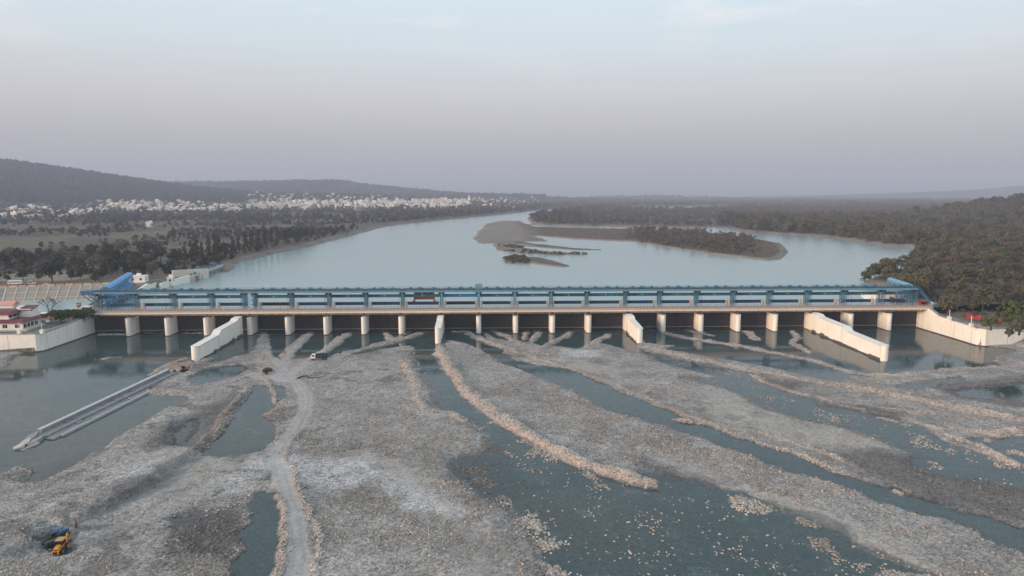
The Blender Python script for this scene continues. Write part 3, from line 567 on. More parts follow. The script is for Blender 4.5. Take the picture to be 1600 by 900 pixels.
tw = tower_mesh(1.25); tx = [ENDS[0] + 1.6] + [p for p in PIERS if p != PIERS[3]] + [-150.6, PIERS[3] + 0.3] + [ENDS[1] - 1.6]
tx.sort()
for X in tx:
    t = obj('tower', tw, None, hoist, (X, 0, 0))
    m = MB()
    for s in (-1, 1): m.tube((X + s * 0.95, TY0 + 0.3, 21.6), (X + s * 0.95, TY0 + 1.3, 21.6), 0.75, n=8)
    obj('pulley', m, 'black', t).location = (-X, 0, 0)
m = MB()
for k in range(4):
    z0 = 13.3 + 2.4 * k; m.bar((-150, TY0, z0), (-145.5, TY0, z0 + 2.4), 0.16); m.bar((-145.5, TY0, z0), (-150, TY0, z0 + 2.4), 0.16); m.bar((-150, TY0, z0), (-145.5, TY0, z0), 0.2)
obj('cross_bracing', m, 'steel_blue', hoist)
for i in range(len(tx) - 1):
    a, b_ = tx[i] + 0.66, tx[i + 1] - 0.66
    if b_ - a < 8: continue
    nb = 8
    m = MB(); m.box(a, b_, 12.6, 12.9, 18.9, 20.6); m.box(a, b_, 12.25, 12.6, 20.45, 20.6); m.box(a, b_, 12.25, 12.6, 18.9, 19.05)
    for k in range(1, nb): x = a + (b_ - a) * k / nb; m.box(x - 0.07, x + 0.07, 12.4, 12.6, 19.05, 20.45)
    g = obj('upper_girder', m, 'bright_blue' if i == 10 else ('steel_blue', 'steel_faded', 'steel_blue', 'steel_grimy')[(i * 7 + i // 3) % 4], hoist)
    m = MB(); x = (a + b_) / 2; m.box(x - 0.28, x + 0.28, 12.2, 12.24, 19.55, 20.0); obj('number_plate', m, 'car_white', g)
    brown = (i in (5, 10)); m = MB(); m.box(a + 0.5, b_ - 0.5, 18.0, 18.4, 13.7, 15.5); m.box(a + 0.5, b_ - 0.5, 17.6, 18.0, 15.3, 15.5); m.box(a + 0.5, b_ - 0.5, 17.7, 18.0, 13.7, 13.9)
    for k in range(1, 14): x = a + (b_ - a) * k / 14; m.box(x - 0.06, x + 0.06, 17.8, 18.0, 13.9, 15.3)
    o = obj('lower_girder', m, 'rust_brown' if brown else ('steel_blue' if i < 5 else ('deep_blue', 'steel_grimy', 'deep_blue')[(i * 5) % 3]), hoist)
    if brown: o['label'] = 'rusty brown lower girder'
# concrete groove posts beside every tower
for X in PIERS:
    for s in (-1, 1):
        m = MB(); m.box(X + s * 1.55 - 0.62, X + s * 1.55 + 0.62, 16.0, 17.4, 9.7, 15.7); m.box(X + s * 1.55 - 0.7, X + s * 1.55 + 0.7, 15.9, 17.5, 15.7, 15.9); obj('groove_post', m, 'pale_concrete', barrage)
# hoist platform on top, bay by bay
for i in range(len(tx) - 1):
    a, b_ = tx[i], tx[i + 1]
    m = MB(); m.box(a, b_, TY0 - 0.5, TY1 + 0.3, 23.25, 23.55); pf = obj('platform', m, 'gate_steel', hoist)
    m = MB(); m.box(a + 0.01, b_ - 0.01, TY0 - 0.75, TY0 - 0.5, 22.2, 23.2); n = max(2, int((b_ - a) / 1.6))
    for k in range(n): x = a + (b_ - a) * (k + 0.5) / n; m.box(x - 0.07, x + 0.07, TY0 - 0.9, TY0 - 0.75, 22.2, 23.3)
    obj('edge_girder', m, 'steel_pale_blue', pf)
    m = MB()
    for y in (TY0 - 0.4, TY1 + 0.2):
        n = max(2, int((b_ - a) / 2.4))
        for k in range(n): x = a + (b_ - a) * (k + 0.5) / n; m.box(x - 0.045, x + 0.045, y - 0.04, y + 0.04, 23.55, 24.65)
        for z in (24.1, 24.62): m.box(a, b_, y - 0.035, y + 0.035, z - 0.035, z + 0.035)
    obj('handrail', m, 'steel_blue', pf)
    if b_ - a > 8:
        for q, big in ((0.22, 0), (0.5, 1), (0.78, 0)):
            x = a + (b_ - a) * q + rng.normal() * 0.4; m = MB()
            if big: m.box(x - 1.3, x + 1.3, TY0 + 0.6, TY0 + 2.2, 23.55, 24.3); m.tube((x - 0.9, TY0 + 0.9, 24.6), (x + 0.9, TY0 + 0.9, 24.6), 0.55, n=8); m.box(x + 1.3, x + 2.0, TY0 + 0.8, TY0 + 1.8, 23.55, 24.5)
            else: m.box(x - 0.55, x + 0.55, TY0 + 0.4, TY0 + 1.7, 23.55, 25.0); m.tube((x - 0.55, TY0 + 1, 24.5), (x - 1.2, TY0 + 1, 24.5), 0.3, n=6)
            obj('hoist_drum' if big else 'gearbox', m, 'steel_blue', hoist)
        m = MB(); m.tube((a + 1, TY0 + 1.0, 24.35), (b_ - 1, TY0 + 1.0, 24.35), 0.13, n=6); obj('drive_shaft', m, 'steel_blue', hoist)
        # lifting ropes of the gate
        for q in (0.07, 0.10, 0.90, 0.93):
            x = a + (b_ - a) * q; m = MB(); m.bar((x, TY0 + 0.7, 11), (x, TY0 + 0.7, 23.3), 0.07); obj('rope', m, 'black', hoist)
# stair at the right-hand end and bracket end at the left
m = MB()
for y in (9.6, 12.8): m.bar((232.5, y, 23.3), (241, y, 13.6), 0.3, 0.5)
for k in range(24): t = k / 23; m.box(232.5 + 8.5 * t - 0.2, 232.5 + 8.5 * t + 0.2, 9.6, 12.8, 23.2 - 9.7 * t, 23.3 - 9.7 * t)
for y in (9.5, 12.9):
    m.bar((232.5, y, 24.5), (241, y, 14.8), 0.1)
    for k in range(6): t = k / 5; m.bar((232.5 + 8.5 * t, y, 23.3 - 9.7 * t), (232.5 + 8.5 * t, y, 24.5 - 9.7 * t), 0.08)
obj('stair', m, 'steel_blue', hoist)
m = MB(); m.box(-238.4, -231.8, 8.6, 14.2, 21.6, 23.8); m.bar((-237.8, 9.2, 21.6), (-231.6, 9.2, 16.5), 0.35); m.bar((-237.8, 13.6, 21.6), (-231.6, 13.6, 16.5), 0.35); obj('end_cabin', m, 'deep_blue', hoist)
m = MB(); p = aty(748, 446, 9.5); m.box(p[0] - 1.9, p[0] + 1.9, 8.6, 11.0, 23.6, 26.2); m.box(p[0] - 2.15, p[0] + 2.15, 8.4, 11.3, 26.2, 26.45); m.box(p[0] - 0.5, p[0] + 0.4, 9.2, 10.4, 26.45, 26.8)
o = obj('control_cabin', m, 'steel_pale_blue', hoist); o['label'] = 'pale blue control cabin on the platform'

# divide walls and flank walls
def divide_wall(X, w, Y0, prof, label):
    t = thing('divide_wall', label, 'wall', (X, 0, 0), 0)
    m = MB(); r = w / 2; ys_ = [p[0] for p in prof]; zs_ = [p[1] for p in prof]
    ztip = zs_[0]; n = 6; nose = [(r * math.sin(-math.pi / 2 + math.pi * k / n), Y0 - r * 0.9 * math.cos(-math.pi / 2 + math.pi * k / n)) for k in range(n + 1)]
    m.prism(nose, -2.5, ztip)
    for i in range(len(prof) - 1):
        m.add([(-r, ys_[i], -2.5), (r, ys_[i], -2.5), (r, ys_[i + 1], -2.5), (-r, ys_[i + 1], -2.5), (-r, ys_[i], zs_[i]), (r, ys_[i], zs_[i]), (r, ys_[i + 1], zs_[i + 1]), (-r, ys_[i + 1], zs_[i + 1])],
              [(4, 5, 6, 7), (0, 4, 7, 3), (1, 2, 6, 5)] + ([(0, 1, 5, 4)] if i == 0 else []))
    obj('wall', m, 'white_wall', t)
    c = MB(); e = 0.16
    for i in range(len(prof) - 1):
        c.add([(-r - e, ys_[i], zs_[i] - 0.12), (r + e, ys_[i], zs_[i] - 0.12), (r + e, ys_[i + 1], zs_[i + 1] - 0.12), (-r - e, ys_[i + 1], zs_[i + 1] - 0.12), (-r - e, ys_[i], zs_[i] + 0.18), (r + e, ys_[i], zs_[i] + 0.18), (r + e, ys_[i + 1], zs_[i + 1] + 0.18), (-r - e, ys_[i + 1], zs_[i + 1] + 0.18)],
              [(4, 5, 6, 7), (0, 4, 7, 3), (1, 2, 6, 5), (0, 3, 2, 1)])
    c.prism([(p[0] * 1.06, p[1] - 0.12 * (p[1] < Y0 - 0.01)) for p in nose], ztip - 0.12, ztip + 0.18); obj('coping', c, 'white_cap', t)
    c = MB(); e = 0.05  # thin dark strip below the coping paints in its shadow line
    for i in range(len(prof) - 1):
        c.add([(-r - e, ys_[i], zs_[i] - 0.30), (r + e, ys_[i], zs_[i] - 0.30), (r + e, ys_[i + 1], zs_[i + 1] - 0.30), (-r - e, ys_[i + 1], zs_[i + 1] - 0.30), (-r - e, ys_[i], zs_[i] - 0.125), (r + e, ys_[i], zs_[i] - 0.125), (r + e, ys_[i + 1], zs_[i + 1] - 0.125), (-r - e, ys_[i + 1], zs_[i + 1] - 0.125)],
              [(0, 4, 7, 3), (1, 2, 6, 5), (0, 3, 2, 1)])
    obj('shade_line', c, 'stain_and_shade', t)
    s_ = MB()
    for y in ([Y0 + 0.2] + [yy for yy in (-3.0, -33.0) if yy > Y0 + 8]):
        zt = np.interp(y, ys_, zs_)
        for sx in (-1, 1): s_.box(sx * r - 0.025, sx * r + 0.025, y - 0.05, y + 0.05, 0.2, zt - 0.13)
    obj('joint', s_, 'stain_and_shade', t)
    s_ = MB()
    for sx in (-1, 1):
        for k in range(14):
            ya = Y0 + (0 - Y0) * k / 14; yb = Y0 + (0 - Y0) * (k + 1) / 14; s_.box(sx * r - 0.05, sx * r + 0.05, ya + 0.01, yb - 0.01, -0.5, 0.5 + 0.7 * rng.random() * (1.0 + (k > 9) * 0.8))
    obj('tide_stain', s_, 'stain_and_shade', t); return t
LONG = lambda Y0: [(Y0, 6.9), (Y0 + 24, 7.2), (Y0 + 27.5, 9.0), (-8.0, 9.3), (-5.2, 10.4), (0.6, 10.5)]
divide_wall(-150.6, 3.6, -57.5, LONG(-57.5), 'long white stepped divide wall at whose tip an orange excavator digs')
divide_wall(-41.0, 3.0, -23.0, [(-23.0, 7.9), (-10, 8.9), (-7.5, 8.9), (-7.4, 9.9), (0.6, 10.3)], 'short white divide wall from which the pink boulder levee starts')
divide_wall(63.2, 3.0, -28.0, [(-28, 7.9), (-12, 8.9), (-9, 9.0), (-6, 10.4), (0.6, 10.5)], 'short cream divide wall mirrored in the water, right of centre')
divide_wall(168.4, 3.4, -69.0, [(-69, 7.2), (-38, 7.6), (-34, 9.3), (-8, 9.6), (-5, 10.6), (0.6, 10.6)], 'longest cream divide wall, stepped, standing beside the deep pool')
def flank(name, pts, label, side):
    """wall along a line of (x, y, top)"""
    t = thing(name, label, 'wall', (pts[0][0], pts[0][1], 0)); ox, oy = pts[0][0], pts[0][1]; w = 1.0
    for nm, mt, lo, hi, grow in (('wall', 'white_wall', None, 0, 0), ('coping', 'grey_concrete', -0.05, 0.42, 0.18)):
        m = MB(); n = len(pts); out = []
        for i in range(n):
            a = np.array(pts[max(i - 1, 0)][:2]); b = np.array(pts[min(i + 1, n - 1)][:2]); d = (b - a) / np.linalg.norm(b - a); out.append(np.array([d[1], -d[0]]) * side)
        for i in range(n - 1):
            A, B = pts[i], pts[i + 1]; q = [(A[0] + out[i][0] * grow, A[1] + out[i][1] * grow), (A[0] - out[i][0] * (w + grow), A[1] - out[i][1] * (w + grow)), (B[0] - out[i + 1][0] * (w + grow), B[1] - out[i + 1][1] * (w + grow)), (B[0] + out[i + 1][0] * grow, B[1] + out[i + 1][1] * grow)]
            q = [(x - ox, y - oy) for x, y in q]; tops = [A[2] + hi, A[2] + hi, B[2] + hi, B[2] + hi]; bots = [-2.5] * 4 if lo is None else [A[2] + lo, A[2] + lo, B[2] + lo, B[2] + lo]
            m.prism(q, bots, tops)
        obj(nm, m, mt, t)
    m = MB()
    for i in range(len(pts) - 1):
        A, B = pts[i], pts[i + 1]; a = np.array(A[:2], float); b = np.array(B[:2], float); d = (b - a); L_ = np.linalg.norm(d); d /= L_; o_ = np.array([d[1], -d[0]]) * side * 0.02
        for k in range(1, int(L_ // 13) + 1):
            c = a + d * min(k * 13, L_ - 0.3) + o_ - np.array([ox, oy]); m.bar((c[0], c[1], 0.2), (c[0], c[1], np.interp(k * 13, [0, L_], [A[2], B[2]]) - 0.2), 0.07)
    obj('joint', m, 'stain_and_shade', t)
    m = MB()
    for i in range(len(pts) - 1):
        a = np.array(pts[i][:2]) - (ox, oy); b = np.array(pts[i + 1][:2]) - (ox, oy); d = (b - a) / np.linalg.norm(b - a); o_ = np.array([d[1], -d[0]]) * side
        q = [a + o_ * 0.7, a - o_ * 0.02, b - o_ * 0.02, b + o_ * 0.7]; m.prism([tuple(p) for p in q], -2.5, 0.45)
    obj('footing', m, 'stain_and_shade', t); return t
flank('flank_wall', [(-233.2, 10.5, 10.4), (-233.2, -2.0, 10.3), (-233.4, -18, 9.2), (-233.6, -34.5, 8.9), (-236.0, -36.2, 8.9), (-262, -36.8, 8.9), (-330, -38, 8.9)], 'white flank wall below the red-roofed house on the left bank', -1)
flank('flank_wall', [(233.2, 10.5, 10.4), (233.2, 0.0, 12.8), (233.3, -4.5, 11.6), (233.5, -9, 9.9), (233.7, -22, 9.4), (233.8, -39, 9.0), (236.5, -41.5, 8.9), (262, -38, 8.9), (300, -30, 8.9)], 'cream flank wall round the wooded right bank beside the deep pool', 1)
def wall_lamp(px, py, y, label):
    p = aty(px, py, y); t = thing('pillar_lamp', label, 'lamp', (p[0], p[1], p[2]), group='pillar lamps on the flank walls'); m = MB(); m.box(-0.75, 0.75, -0.75, 0.75, 0, 1.5); m.box(-0.9, 0.9, -0.9, 0.9, 1.5, 1.75); obj('pillar', m, 'white_wall', t)
    m = MB(); m.tube((0, 0, 1.75), (0, 0, 4.8), 0.16, 0.12, 6); obj('post', m, 'car_white', t); m = MB(); m.tube((0, 0, 4.8), (0, 0, 5.2), 0.28, 0.2, 8); obj('lantern', m, 'white_cap', t)
wall_lamp(66, 521, -35.0, 'white pillar lamp on the corner of the left flank wall'); wall_lamp(30.5, 521, -36.9, 'small white pillar lamp nearest the photo edge, on the left flank wall')
wall_lamp(1483, 500, -22, 'white pillar lamp halfway along the cream right flank wall'); wall_lamp(1517, 511, -40.5, 'white pillar lamp on the corner of the cream right flank wall'); wall_lamp(1454, 485, 2, 'white pillar lamp at the right-hand end of the bridge')
# lamp posts along the road
for X, lb in ((PIERS[1], 'lamp post over the second pier from the left bank'), (PIERS[5], 'lamp post over the pier left of the waiting tipper truck'), (PIERS[9] + 0.3, 'dark lamp post over the pier under the blue control cabin'), (PIERS[11], 'lamp post two piers right of the control cabin'), (PIERS[15], 'lamp post over the third pier left of the longest divide wall'), (PIERS[19] - 0.3, 'dark lamp post over the pier just right of the longest divide wall')):
    t = thing('lamp_post', lb, 'lamp post', (X, 1.5, 13.3), group='lamp posts along the road bridge'); m = MB(); m.tube((0, 0, 0), (0, 0, 6.2), 0.11, 0.07, 6); obj('post', m, 'black', t); m = MB(); m.bar((0, 0, 6.2), (0, 1.6, 6.5), 0.09); m.box(-0.14, 0.14, 1.3, 2.0, 6.4, 6.55); obj('lamp_arm', m, 'black', t)
# rusty portal crane on the hoist bridge
t = thing('portal_crane', 'rust-orange portal crane standing on the girders of the hoist bridge', 'crane', (*aty(663, 470, 16.0)[:2], 15.55))
m = MB(); m.box(-5.9, 5.9, -0.9, 1.6, 1.6, 4.0); m.box(-5.9, 5.9, -1.05, -0.9, 3.7, 4.0); m.box(-5.9, 5.9, -1.05, -0.9, 1.6, 1.85)
for k in range(9): m.box(-5.5 + k * 1.37, -5.35 + k * 1.37, -1.0, -0.9, 1.85, 3.7)
obj('box_girder', m, 'rust_orange', t)
for s in (-1, 1):
    m = MB(); m.add([(s * 5.0, -1, 1.6), (s * 6.0, -1, 1.6), (s * 6.7, -1, 0.35), (s * 5.2, -1, 0.35), (s * 5.0, 1.6, 1.6), (s * 6.0, 1.6, 1.6), (s * 6.7, 1.6, 0.35), (s * 5.2, 1.6, 0.35)], [(0, 1, 2, 3), (7, 6, 5, 4), (0, 4, 5, 1), (1, 5, 6, 2), (2, 6, 7, 3), (3, 7, 4, 0)]); l = obj('leg', m, 'rust_orange', t)
    m = MB()
    for x in (5.5, 6.4): m.tube((s * x, -0.6, 0.25), (s * x, -0.2, 0.25), 0.25, n=8)
    obj('wheel', m, 'black', l)
m = MB(); m.box(-5.6, 5.6, -0.6, 1.4, 4.0, 4.3)
for x, w_, h_ in ((-4.6, 1.1, 1.0), (-2.6, 1.4, 0.6), (0, 0.9, 1.3), (1.4, 0.8, 0.6), (3.2, 1.1, 0.9), (4.8, 0.9, 0.7)): m.box(x - w_, x + w_, -0.4, 1.0, 4.3, 4.9 + h_); m.tube((x - w_, 0.2, 5.2), (x + w_, 0.2, 5.2), 0.5, n=8)
obj('winch', m, 'rust_orange', t)

# white water under the gates that are cracked open
def foam_patch(x0, x1, y0, y1, label):
    n = 26; m_ = 9; xs_ = np.linspace(x0, x1, n); ys_ = np.linspace(y0, y1, m_); X, Y = np.meshgrid(xs_, ys_); e = np.minimum.reduce([(X - x0) / 2.5, (x1 - X) / 2.5, (Y - y0) / 2.0 + 0.2 * fbm(X, Y, 2, 2, 3), np.ones(X.shape)])
    Z = -0.12 + 0.34 * np.clip(e, 0, 1) * (0.6 + 0.5 * fbm(X, Y, 1.3, 3, 4)); me = np_mesh('foam', np.stack([X + 0.3 * fbm(X, Y, 2, 2, 5), Y, Z], -1).reshape(-1, 3), grid_faces(m_, n), 'foam', True); tag(link(bpy.data.objects.new('foam', me)), label, 'foam', kind='stuff')
mat('foam', (0.62, 0.66, 0.68), 0.6, 0.25, 1.5)
foam_patch(-231.5, -212.5, 2.5, 10.0, 'white water boiling out of the gate beside the left flank wall'); foam_patch(-187, -171, 5.5, 10, 'thin line of white water under the third gate from the left'); foam_patch(-207, -192, 7.5, 10, 'faint white water under the second gate from the left'); foam_patch(-37, -24, 4.0, 10, 'grey churned water just right of the boulder levee divide wall')
# ------------------------------------------------------------------ land and water above the barrage
def W(px, py, depth, drop=0.0):
    d = ray(px, py); p = _C + d * depth; return (p[0], p[1], p[2] - drop)
POND = 9.0
RIVER = np.array([(-233, 8), (-233, 14), (-254, 92), (-262, 118), (-252, 142), (-246, 165), (-252, 235)] + [tuple(atz(x, y, POND)[:2]) for x, y in
    [(358,427),(378,410),(420,399),(480,386.5),(510,378.5),(540,371.5),(585,358.5),(620,351.5),(690,344.5),(760,337.5),(800,333.5),(835,329.5),(870,326.5),(905,325),(905,326.5),(850,332.5),(822,341),(830,351),(840,352.3),(900,353.8),(1000,355),(1085,357),(1140,354.5),(1146,360),(1200,364.5),(1300,371.5),(1306,373),(1345,378.5),(1380,384.5),(1455,387),(1468,384.5),(1466,388),(1440,399),(1430,405),(1390,425)]]
    + [(275, 148), (270, 110), (268, 76), (243, 56), (233, 12), (233, 8)])
ISLES = [([(783,345),(757,350),(745,362),(737,373),(742,380),(760,381),(790,378.5),(862,377),(835,369),(900,374),(985,378),(1050,389),(1130,400),(1200,408),(1226,405),(1236,395),(1226,382),(1180,372),(1130,366),(1060,360.5),(1000,358.5),(900,356.5),(840,355),(815,346)], 1.4),
         ([(766,381),(800,375.5),(830,380),(900,388),(962,391),(900,391.5),(850,387.5),(800,383.5)], 0.7), ([(765,382),(785,381),(850,392),(928,397.5),(860,399.5),(800,396),(770,390)], 0.8), ([(783,405),(800,401),(845,402),(900,416.5),(880,418),(830,413),(788,411)], 0.9), ([(770,403.5),(790,402.8),(788,404.6)], 0.4),
         ([(1432,396),(1448,391),(1462,393),(1450,397)], 0.5)]
ISLES = [(np.array([atz(x, y, POND)[:2] for x, y in p]), h) for p, h in ISLES]
RIDGES = [([(-330,222,3200),(-180,232,3350),(-60,241,3600),(0,250,3700),(60,257,3800),(130,267,3900),(200,278,4000),(270,288,4100),(340,296,4200),(420,303,4300)], 1500, 9),
          ([(120,290,6300),(220,288,6200),(310,286.5,6200),(400,285,6200),(470,284,6100),(530,283.5,6000),(570,290,6000),(620,296,5900),(670,301.5,5800),(720,305,5700)], 1500, 6),
          ([(1280,305,9000),(1380,302,9000),(1460,299,9000),(1540,295,8900),(1600,289,8800),(1760,278,8600)], 1700, 4), ([(930,307,6800),(980,305.5,6700),(1030,305,6600),(1090,307.5,6600)], 700, 4)]
RIDGES = [(np.array([W(*p, dr) for p in r]), w) for r, w, dr in RIDGES]
GREENS = [np.array([atz(x, y, 12.5)[:2] for x, y in p]) for p in ([(-40,372),(70,371),(112,369),(108,378),(60,388),(-40,392)], [(170,366),(240,360),(272,361),(250,371),(180,374)])]
def hU(X, Y):
    X = np.asarray(X, float); Y = np.asarray(Y, float)
    n = fbm(X, Y, 160, 4, 5); h = 12.6 + 0.9 * n
    h = h + 22 * ss((Y - 1700) / 1900) * ss((250 - X) / 600)                       # the town's gentle slope
    hill = 46 * ss((X - 630 - 0.32 * (Y - 300)) / 320) * ss((Y - 100) / 520) * (1 - 0.9 * ss((Y - 1000) / 1000)); h = h + hill * (1 + 0.12 * fbm(X, Y, 120, 3, 6))
    h = h + 5 * ss((X - 1400) / 1500) * ss((Y - 500) / 1500)
    for R, w in RIDGES:
        d, t = seg_dist(X, Y, R[:, :2], False); z = np.interp(t, np.linspace(0, 1, len(R)), R[:, 2]); k = np.exp(-(d / w * 1.35) ** 2)
        h = np.maximum(h, 12.6 + (z - 12.6) * k * (1 + 0.05 * fbm(X, Y, 420, 4, 8) * (1 - k * 0.8)))
    j = fbm(X, Y, 26, 4, 15) * 3.2; dep = np.hypot(X - CX, Y - CY); j = j * np.clip(dep / 900, 0.15, 1.2)
    j = np.where(Y < 175, 0, j)
    s = sdf(X + j, Y + j, RIVER, 60); t = ss((s + 5) / 9.0)
    bank = ss((-s) / 60.0); low = 10.3 + (h - 10.3) * ss((-s + 2) / 16)
    h = np.where(s > -60, low, h) * (1 - t) + 5.5 * t
    for P, top in ISLES:
        s2 = sdf(X + j * 0.8, Y + j * 0.8, P, 30); k = ss((s2 + 2) / 6.0); h = h * (1 - k) + (POND - 3 + (3 + top) * ss((s2 + 3) / 7.0)) * k
    # canal on the left, between the house terrace and the pitched embankment
    yt = 99.5 + (X + 340) * 0.24; can = (X < -236) & (Y > 30) & (Y < yt); h = np.where(can, 4.0, h); h = np.where((X < -256) & (Y >= yt), 13.9 + (h - 13.9) * ss((Y - yt - 16) / 40), h); h = np.where((X < -234) & (Y <= 30), 8.9, h)
    h = np.where((X > 234) & (Y < 52), np.minimum(h, 9.0 + 3.6 * ss((X - 236) / 12)), h)
    return h
LOOK = {}
FARSAND = [np.array([atz(x, y, 12)[:2] for x, y in p]) for p in ([(960,326.5),(1000,323),(1145,321.5),(1155,325),(1040,327.5)], [(1290,315.5),(1375,314.5),(1378,316),(1295,317)], [(840,333),(880,330),(905,329),(870,334)])]
def build_upland():
    dep = np.geomspace(393, 9900, 430); u = np.linspace(-1.3, 1.3, 560); Dp, U = np.meshgrid(dep, u, indexing='ij')
    Y = Dp + CY; X = CX + (U + 0.037) * Dp
    h = hU(X, Y); LOOK['h'] = h; LOOK['dep'] = dep; LOOK['u'] = u; s = sdf(X, Y, RIVER, 60); n1 = fbm(X, Y, 60, 4, 25); n2 = fbm(X, Y, 13, 3, 26)
    C = np.ones(X.shape + (3,)) * np.array([0.105, 0.088, 0.070]) * (1 + 0.30 * n1 + 0.22 * n2)[..., None]
    def lay(k, c):
        nonlocal C
        C = C * (1 - k[..., None]) + np.array(c) * k[..., None] * (1 + 0.15 * n2)[..., None]
    lay(ss((n1 - 0.15) / 0.3) * (X < -150) * 0.6, (0.15, 0.13, 0.11))
    for P in GREENS: lay(ss((sdf(X, Y, P, 40) + 8) / 16) * 0.9, (0.125, 0.12, 0.08))
    lay(ss((s + 14) / 8) * 0.85, (0.20, 0.175, 0.155))
    for k, (P, top) in enumerate(ISLES):
        q = sdf(X, Y, P, 30); lay(ss((q + 8) / 4), (0.205, 0.18, 0.16))
        if k == 0: lay(ss((q - 5) / 10) * ss((X - 30 + 6 * n1) / 60), (0.105, 0.08, 0.06))
        if k in (1, 2, 3): lay(ss((q - 3) / 4) * ss((n1 + 0.2) / 0.3) * 0.8, (0.10, 0.08, 0.055))
    for P in FARSAND: lay((sdf(X, Y, P, 60) > -20) * 0.95, (0.42, 0.39, 0.36))
    lay(ss((sdf(X, Y, np.array([atz(x, y, 13.9)[:2] for x, y in [(-40,423),(60,421),(145,417),(150,428),(110,436),(-40,438)]]), 30) + 4) / 8) * 0.9, (0.25, 0.215, 0.18))
    hillk = ss((h - 40) / 30); lay(hillk * 0.9, (0.030, 0.034, 0.026))
    far = ss((Dp - 1500) / 900) * (X > 100); lay(far * 0.6, (0.075, 0.060, 0.05))
    me = np_mesh('upland', np.stack([X, Y, h], -1).reshape(-1, 3), grid_faces(*X.shape)[:, ::-1], 'scrub_ground', smooth=True); set_col(me, 'tone', np.clip(C, 0.01, 1).reshape(-1, 3))
    me.flip_normals()
    tag(link(bpy.data.objects.new('terrain', me)), 'brown river plain and wooded hills above the barrage', kind='structure')
def tone_mat():
    m, nt, b = new_mat('scrub_ground'); N = nt.nodes; L = nt.links; geo = N.new('ShaderNodeNewGeometry'); at = N.new('ShaderNodeAttribute'); at.attribute_name = 'tone'
    n = N.new('ShaderNodeTexNoise'); L.new(geo.outputs['Position'], n.inputs[0]); n.inputs['Scale'].default_value = 0.35; n.inputs['Detail'].default_value = 8; n.inputs['Roughness'].default_value = 0.7
    mr = N.new('ShaderNodeMapRange'); L.new(n.outputs[0], mr.inputs[0]); mr.inputs[1].default_value = 0.3; mr.inputs[2].default_value = 0.7; mr.inputs[3].default_value = 0.6; mr.inputs[4].default_value = 1.4
    mx = N.new('ShaderNodeMix'); mx.data_type = 'RGBA'; mx.blend_type = 'MULTIPLY'; mx.inputs[0].default_value = 1; L.new(at.outputs['Color'], mx.inputs[6]); L.new(mr.outputs[0], mx.inputs[7]); L.new(mx.outputs[2], b.inputs['Base Color']); b.inputs['Roughness'].default_value = 0.95
    b.inputs['Specular IOR Level'].default_value = 0.1
tone_mat(); build_upland()
m = MB(); m.add([(-235, 12, POND), (235, 12, POND), (2200, 900, POND), (2200, 3600, POND), (-1200, 3600, POND), (-900, 900, POND), (-300, 240, POND)], [(0, 1, 2, 3, 4, 5, 6)])
tag(obj('reservoir', m, 'water_deep'), 'wide pale teal river pool held back above the barrage', kind='structure')
m = MB(); m.add([(-900, 30, 7.6), (-238, 30, 7.6), (-246, 60, 7.6), (-256, 100, 7.6), (-262, 118, 7.6), (-900, 118, 7.6)], [(0, 1, 2, 3, 4, 5)]); tag(obj('canal_water', m, 'water_deep'), 'teal water of the canal behind the red-roofed house', kind='structure')
mat('plain_soil', (0.13, 0.115, 0.10), 0.95, 0.25, 0.02)
m = MB(); m.add([(-10400, -10400, -4), (10400, -10400, -4), (10400, 10400, -4), (-10400, 10400, -4)], [(0, 1, 2, 3)]); tag(obj('ground', m, 'plain_soil'), 'open plain reaching the horizon all round', kind='structure')
# the evening air
m = MB(); m.box(-10900, 10900, -10900, 10900, -5.0, 400.0); hz = obj('haze', m, 'plain_soil'); hm = bpy.data.materials.new('haze_air'); hm.use_nodes = True
for n_ in list(hm.node_tree.nodes):
    if n_.type == 'BSDF_PRINCIPLED': hm.node_tree.nodes.remove(n_)
pv = hm.node_tree.nodes.new('ShaderNodeVolumePrincipled'); pv.inputs['Color'].default_value = (0.60, 0.68, 0.88, 1); pv.inputs['Density'].default_value = 0.00016; pv.inputs['Anisotropy'].default_value = 0.0
hm.node_tree.links.new(pv.outputs[0], hm.node_tree.nodes['Material Output'].inputs['Volume']); hz.data.materials.clear(); hz.data.materials.append(hm); tag(hz, 'pale evening haze over the whole valley', kind='stuff')
# ------------------------------------------------------------------ trees
def leaf_cloud(lobes, n, size, seed, squash=0.8):
    """leaf clumps (small bent quads) spread over the outside of several lobes"""
    r = np.random.default_rng(seed); V = []; F = []
    wts = np.array([l[3] ** 2 for l in lobes]); wts = wts / wts.sum()
    for li, (cx, cy, cz, R) in enumerate(lobes):
        k = max(4, int(n * wts[li]))
        d = r.normal(size=(k, 3)); d[:, 2] = np.where(d[:, 2] < -0.45, -d[:, 2] * 0.6, d[:, 2]); d /= np.linalg.norm(d, axis=1)[:, None]
        rad = R * (0.62 + 0.42 * r.random(k) ** 0.6); P = np.array([cx, cy, cz]) + d * rad[:, None] * np.array([1, 1, squash])
        nrm = d + r.normal(size=(k, 3)) * 0.45; nrm /= np.linalg.norm(nrm, axis=1)[:, None]
        a = np.cross(nrm, r.normal(size=(k, 3))); a /= np.linalg.norm(a, axis=1)[:, None]; b = np.cross(nrm, a)
        s = size * (0.55 + 0.8 * r.random(k))[:, None]
        for p, aa, bb, nn, sz in zip(P, a, b, nrm, s):
            o = len(V); V += [p - aa * sz, p - bb * sz * 0.7 + nn * sz * 0.2, p + aa * sz, p + bb * sz * 0.75 - nn * sz * 0.15]; F.append((o, o + 1, o + 2, o + 3))
    return V, F
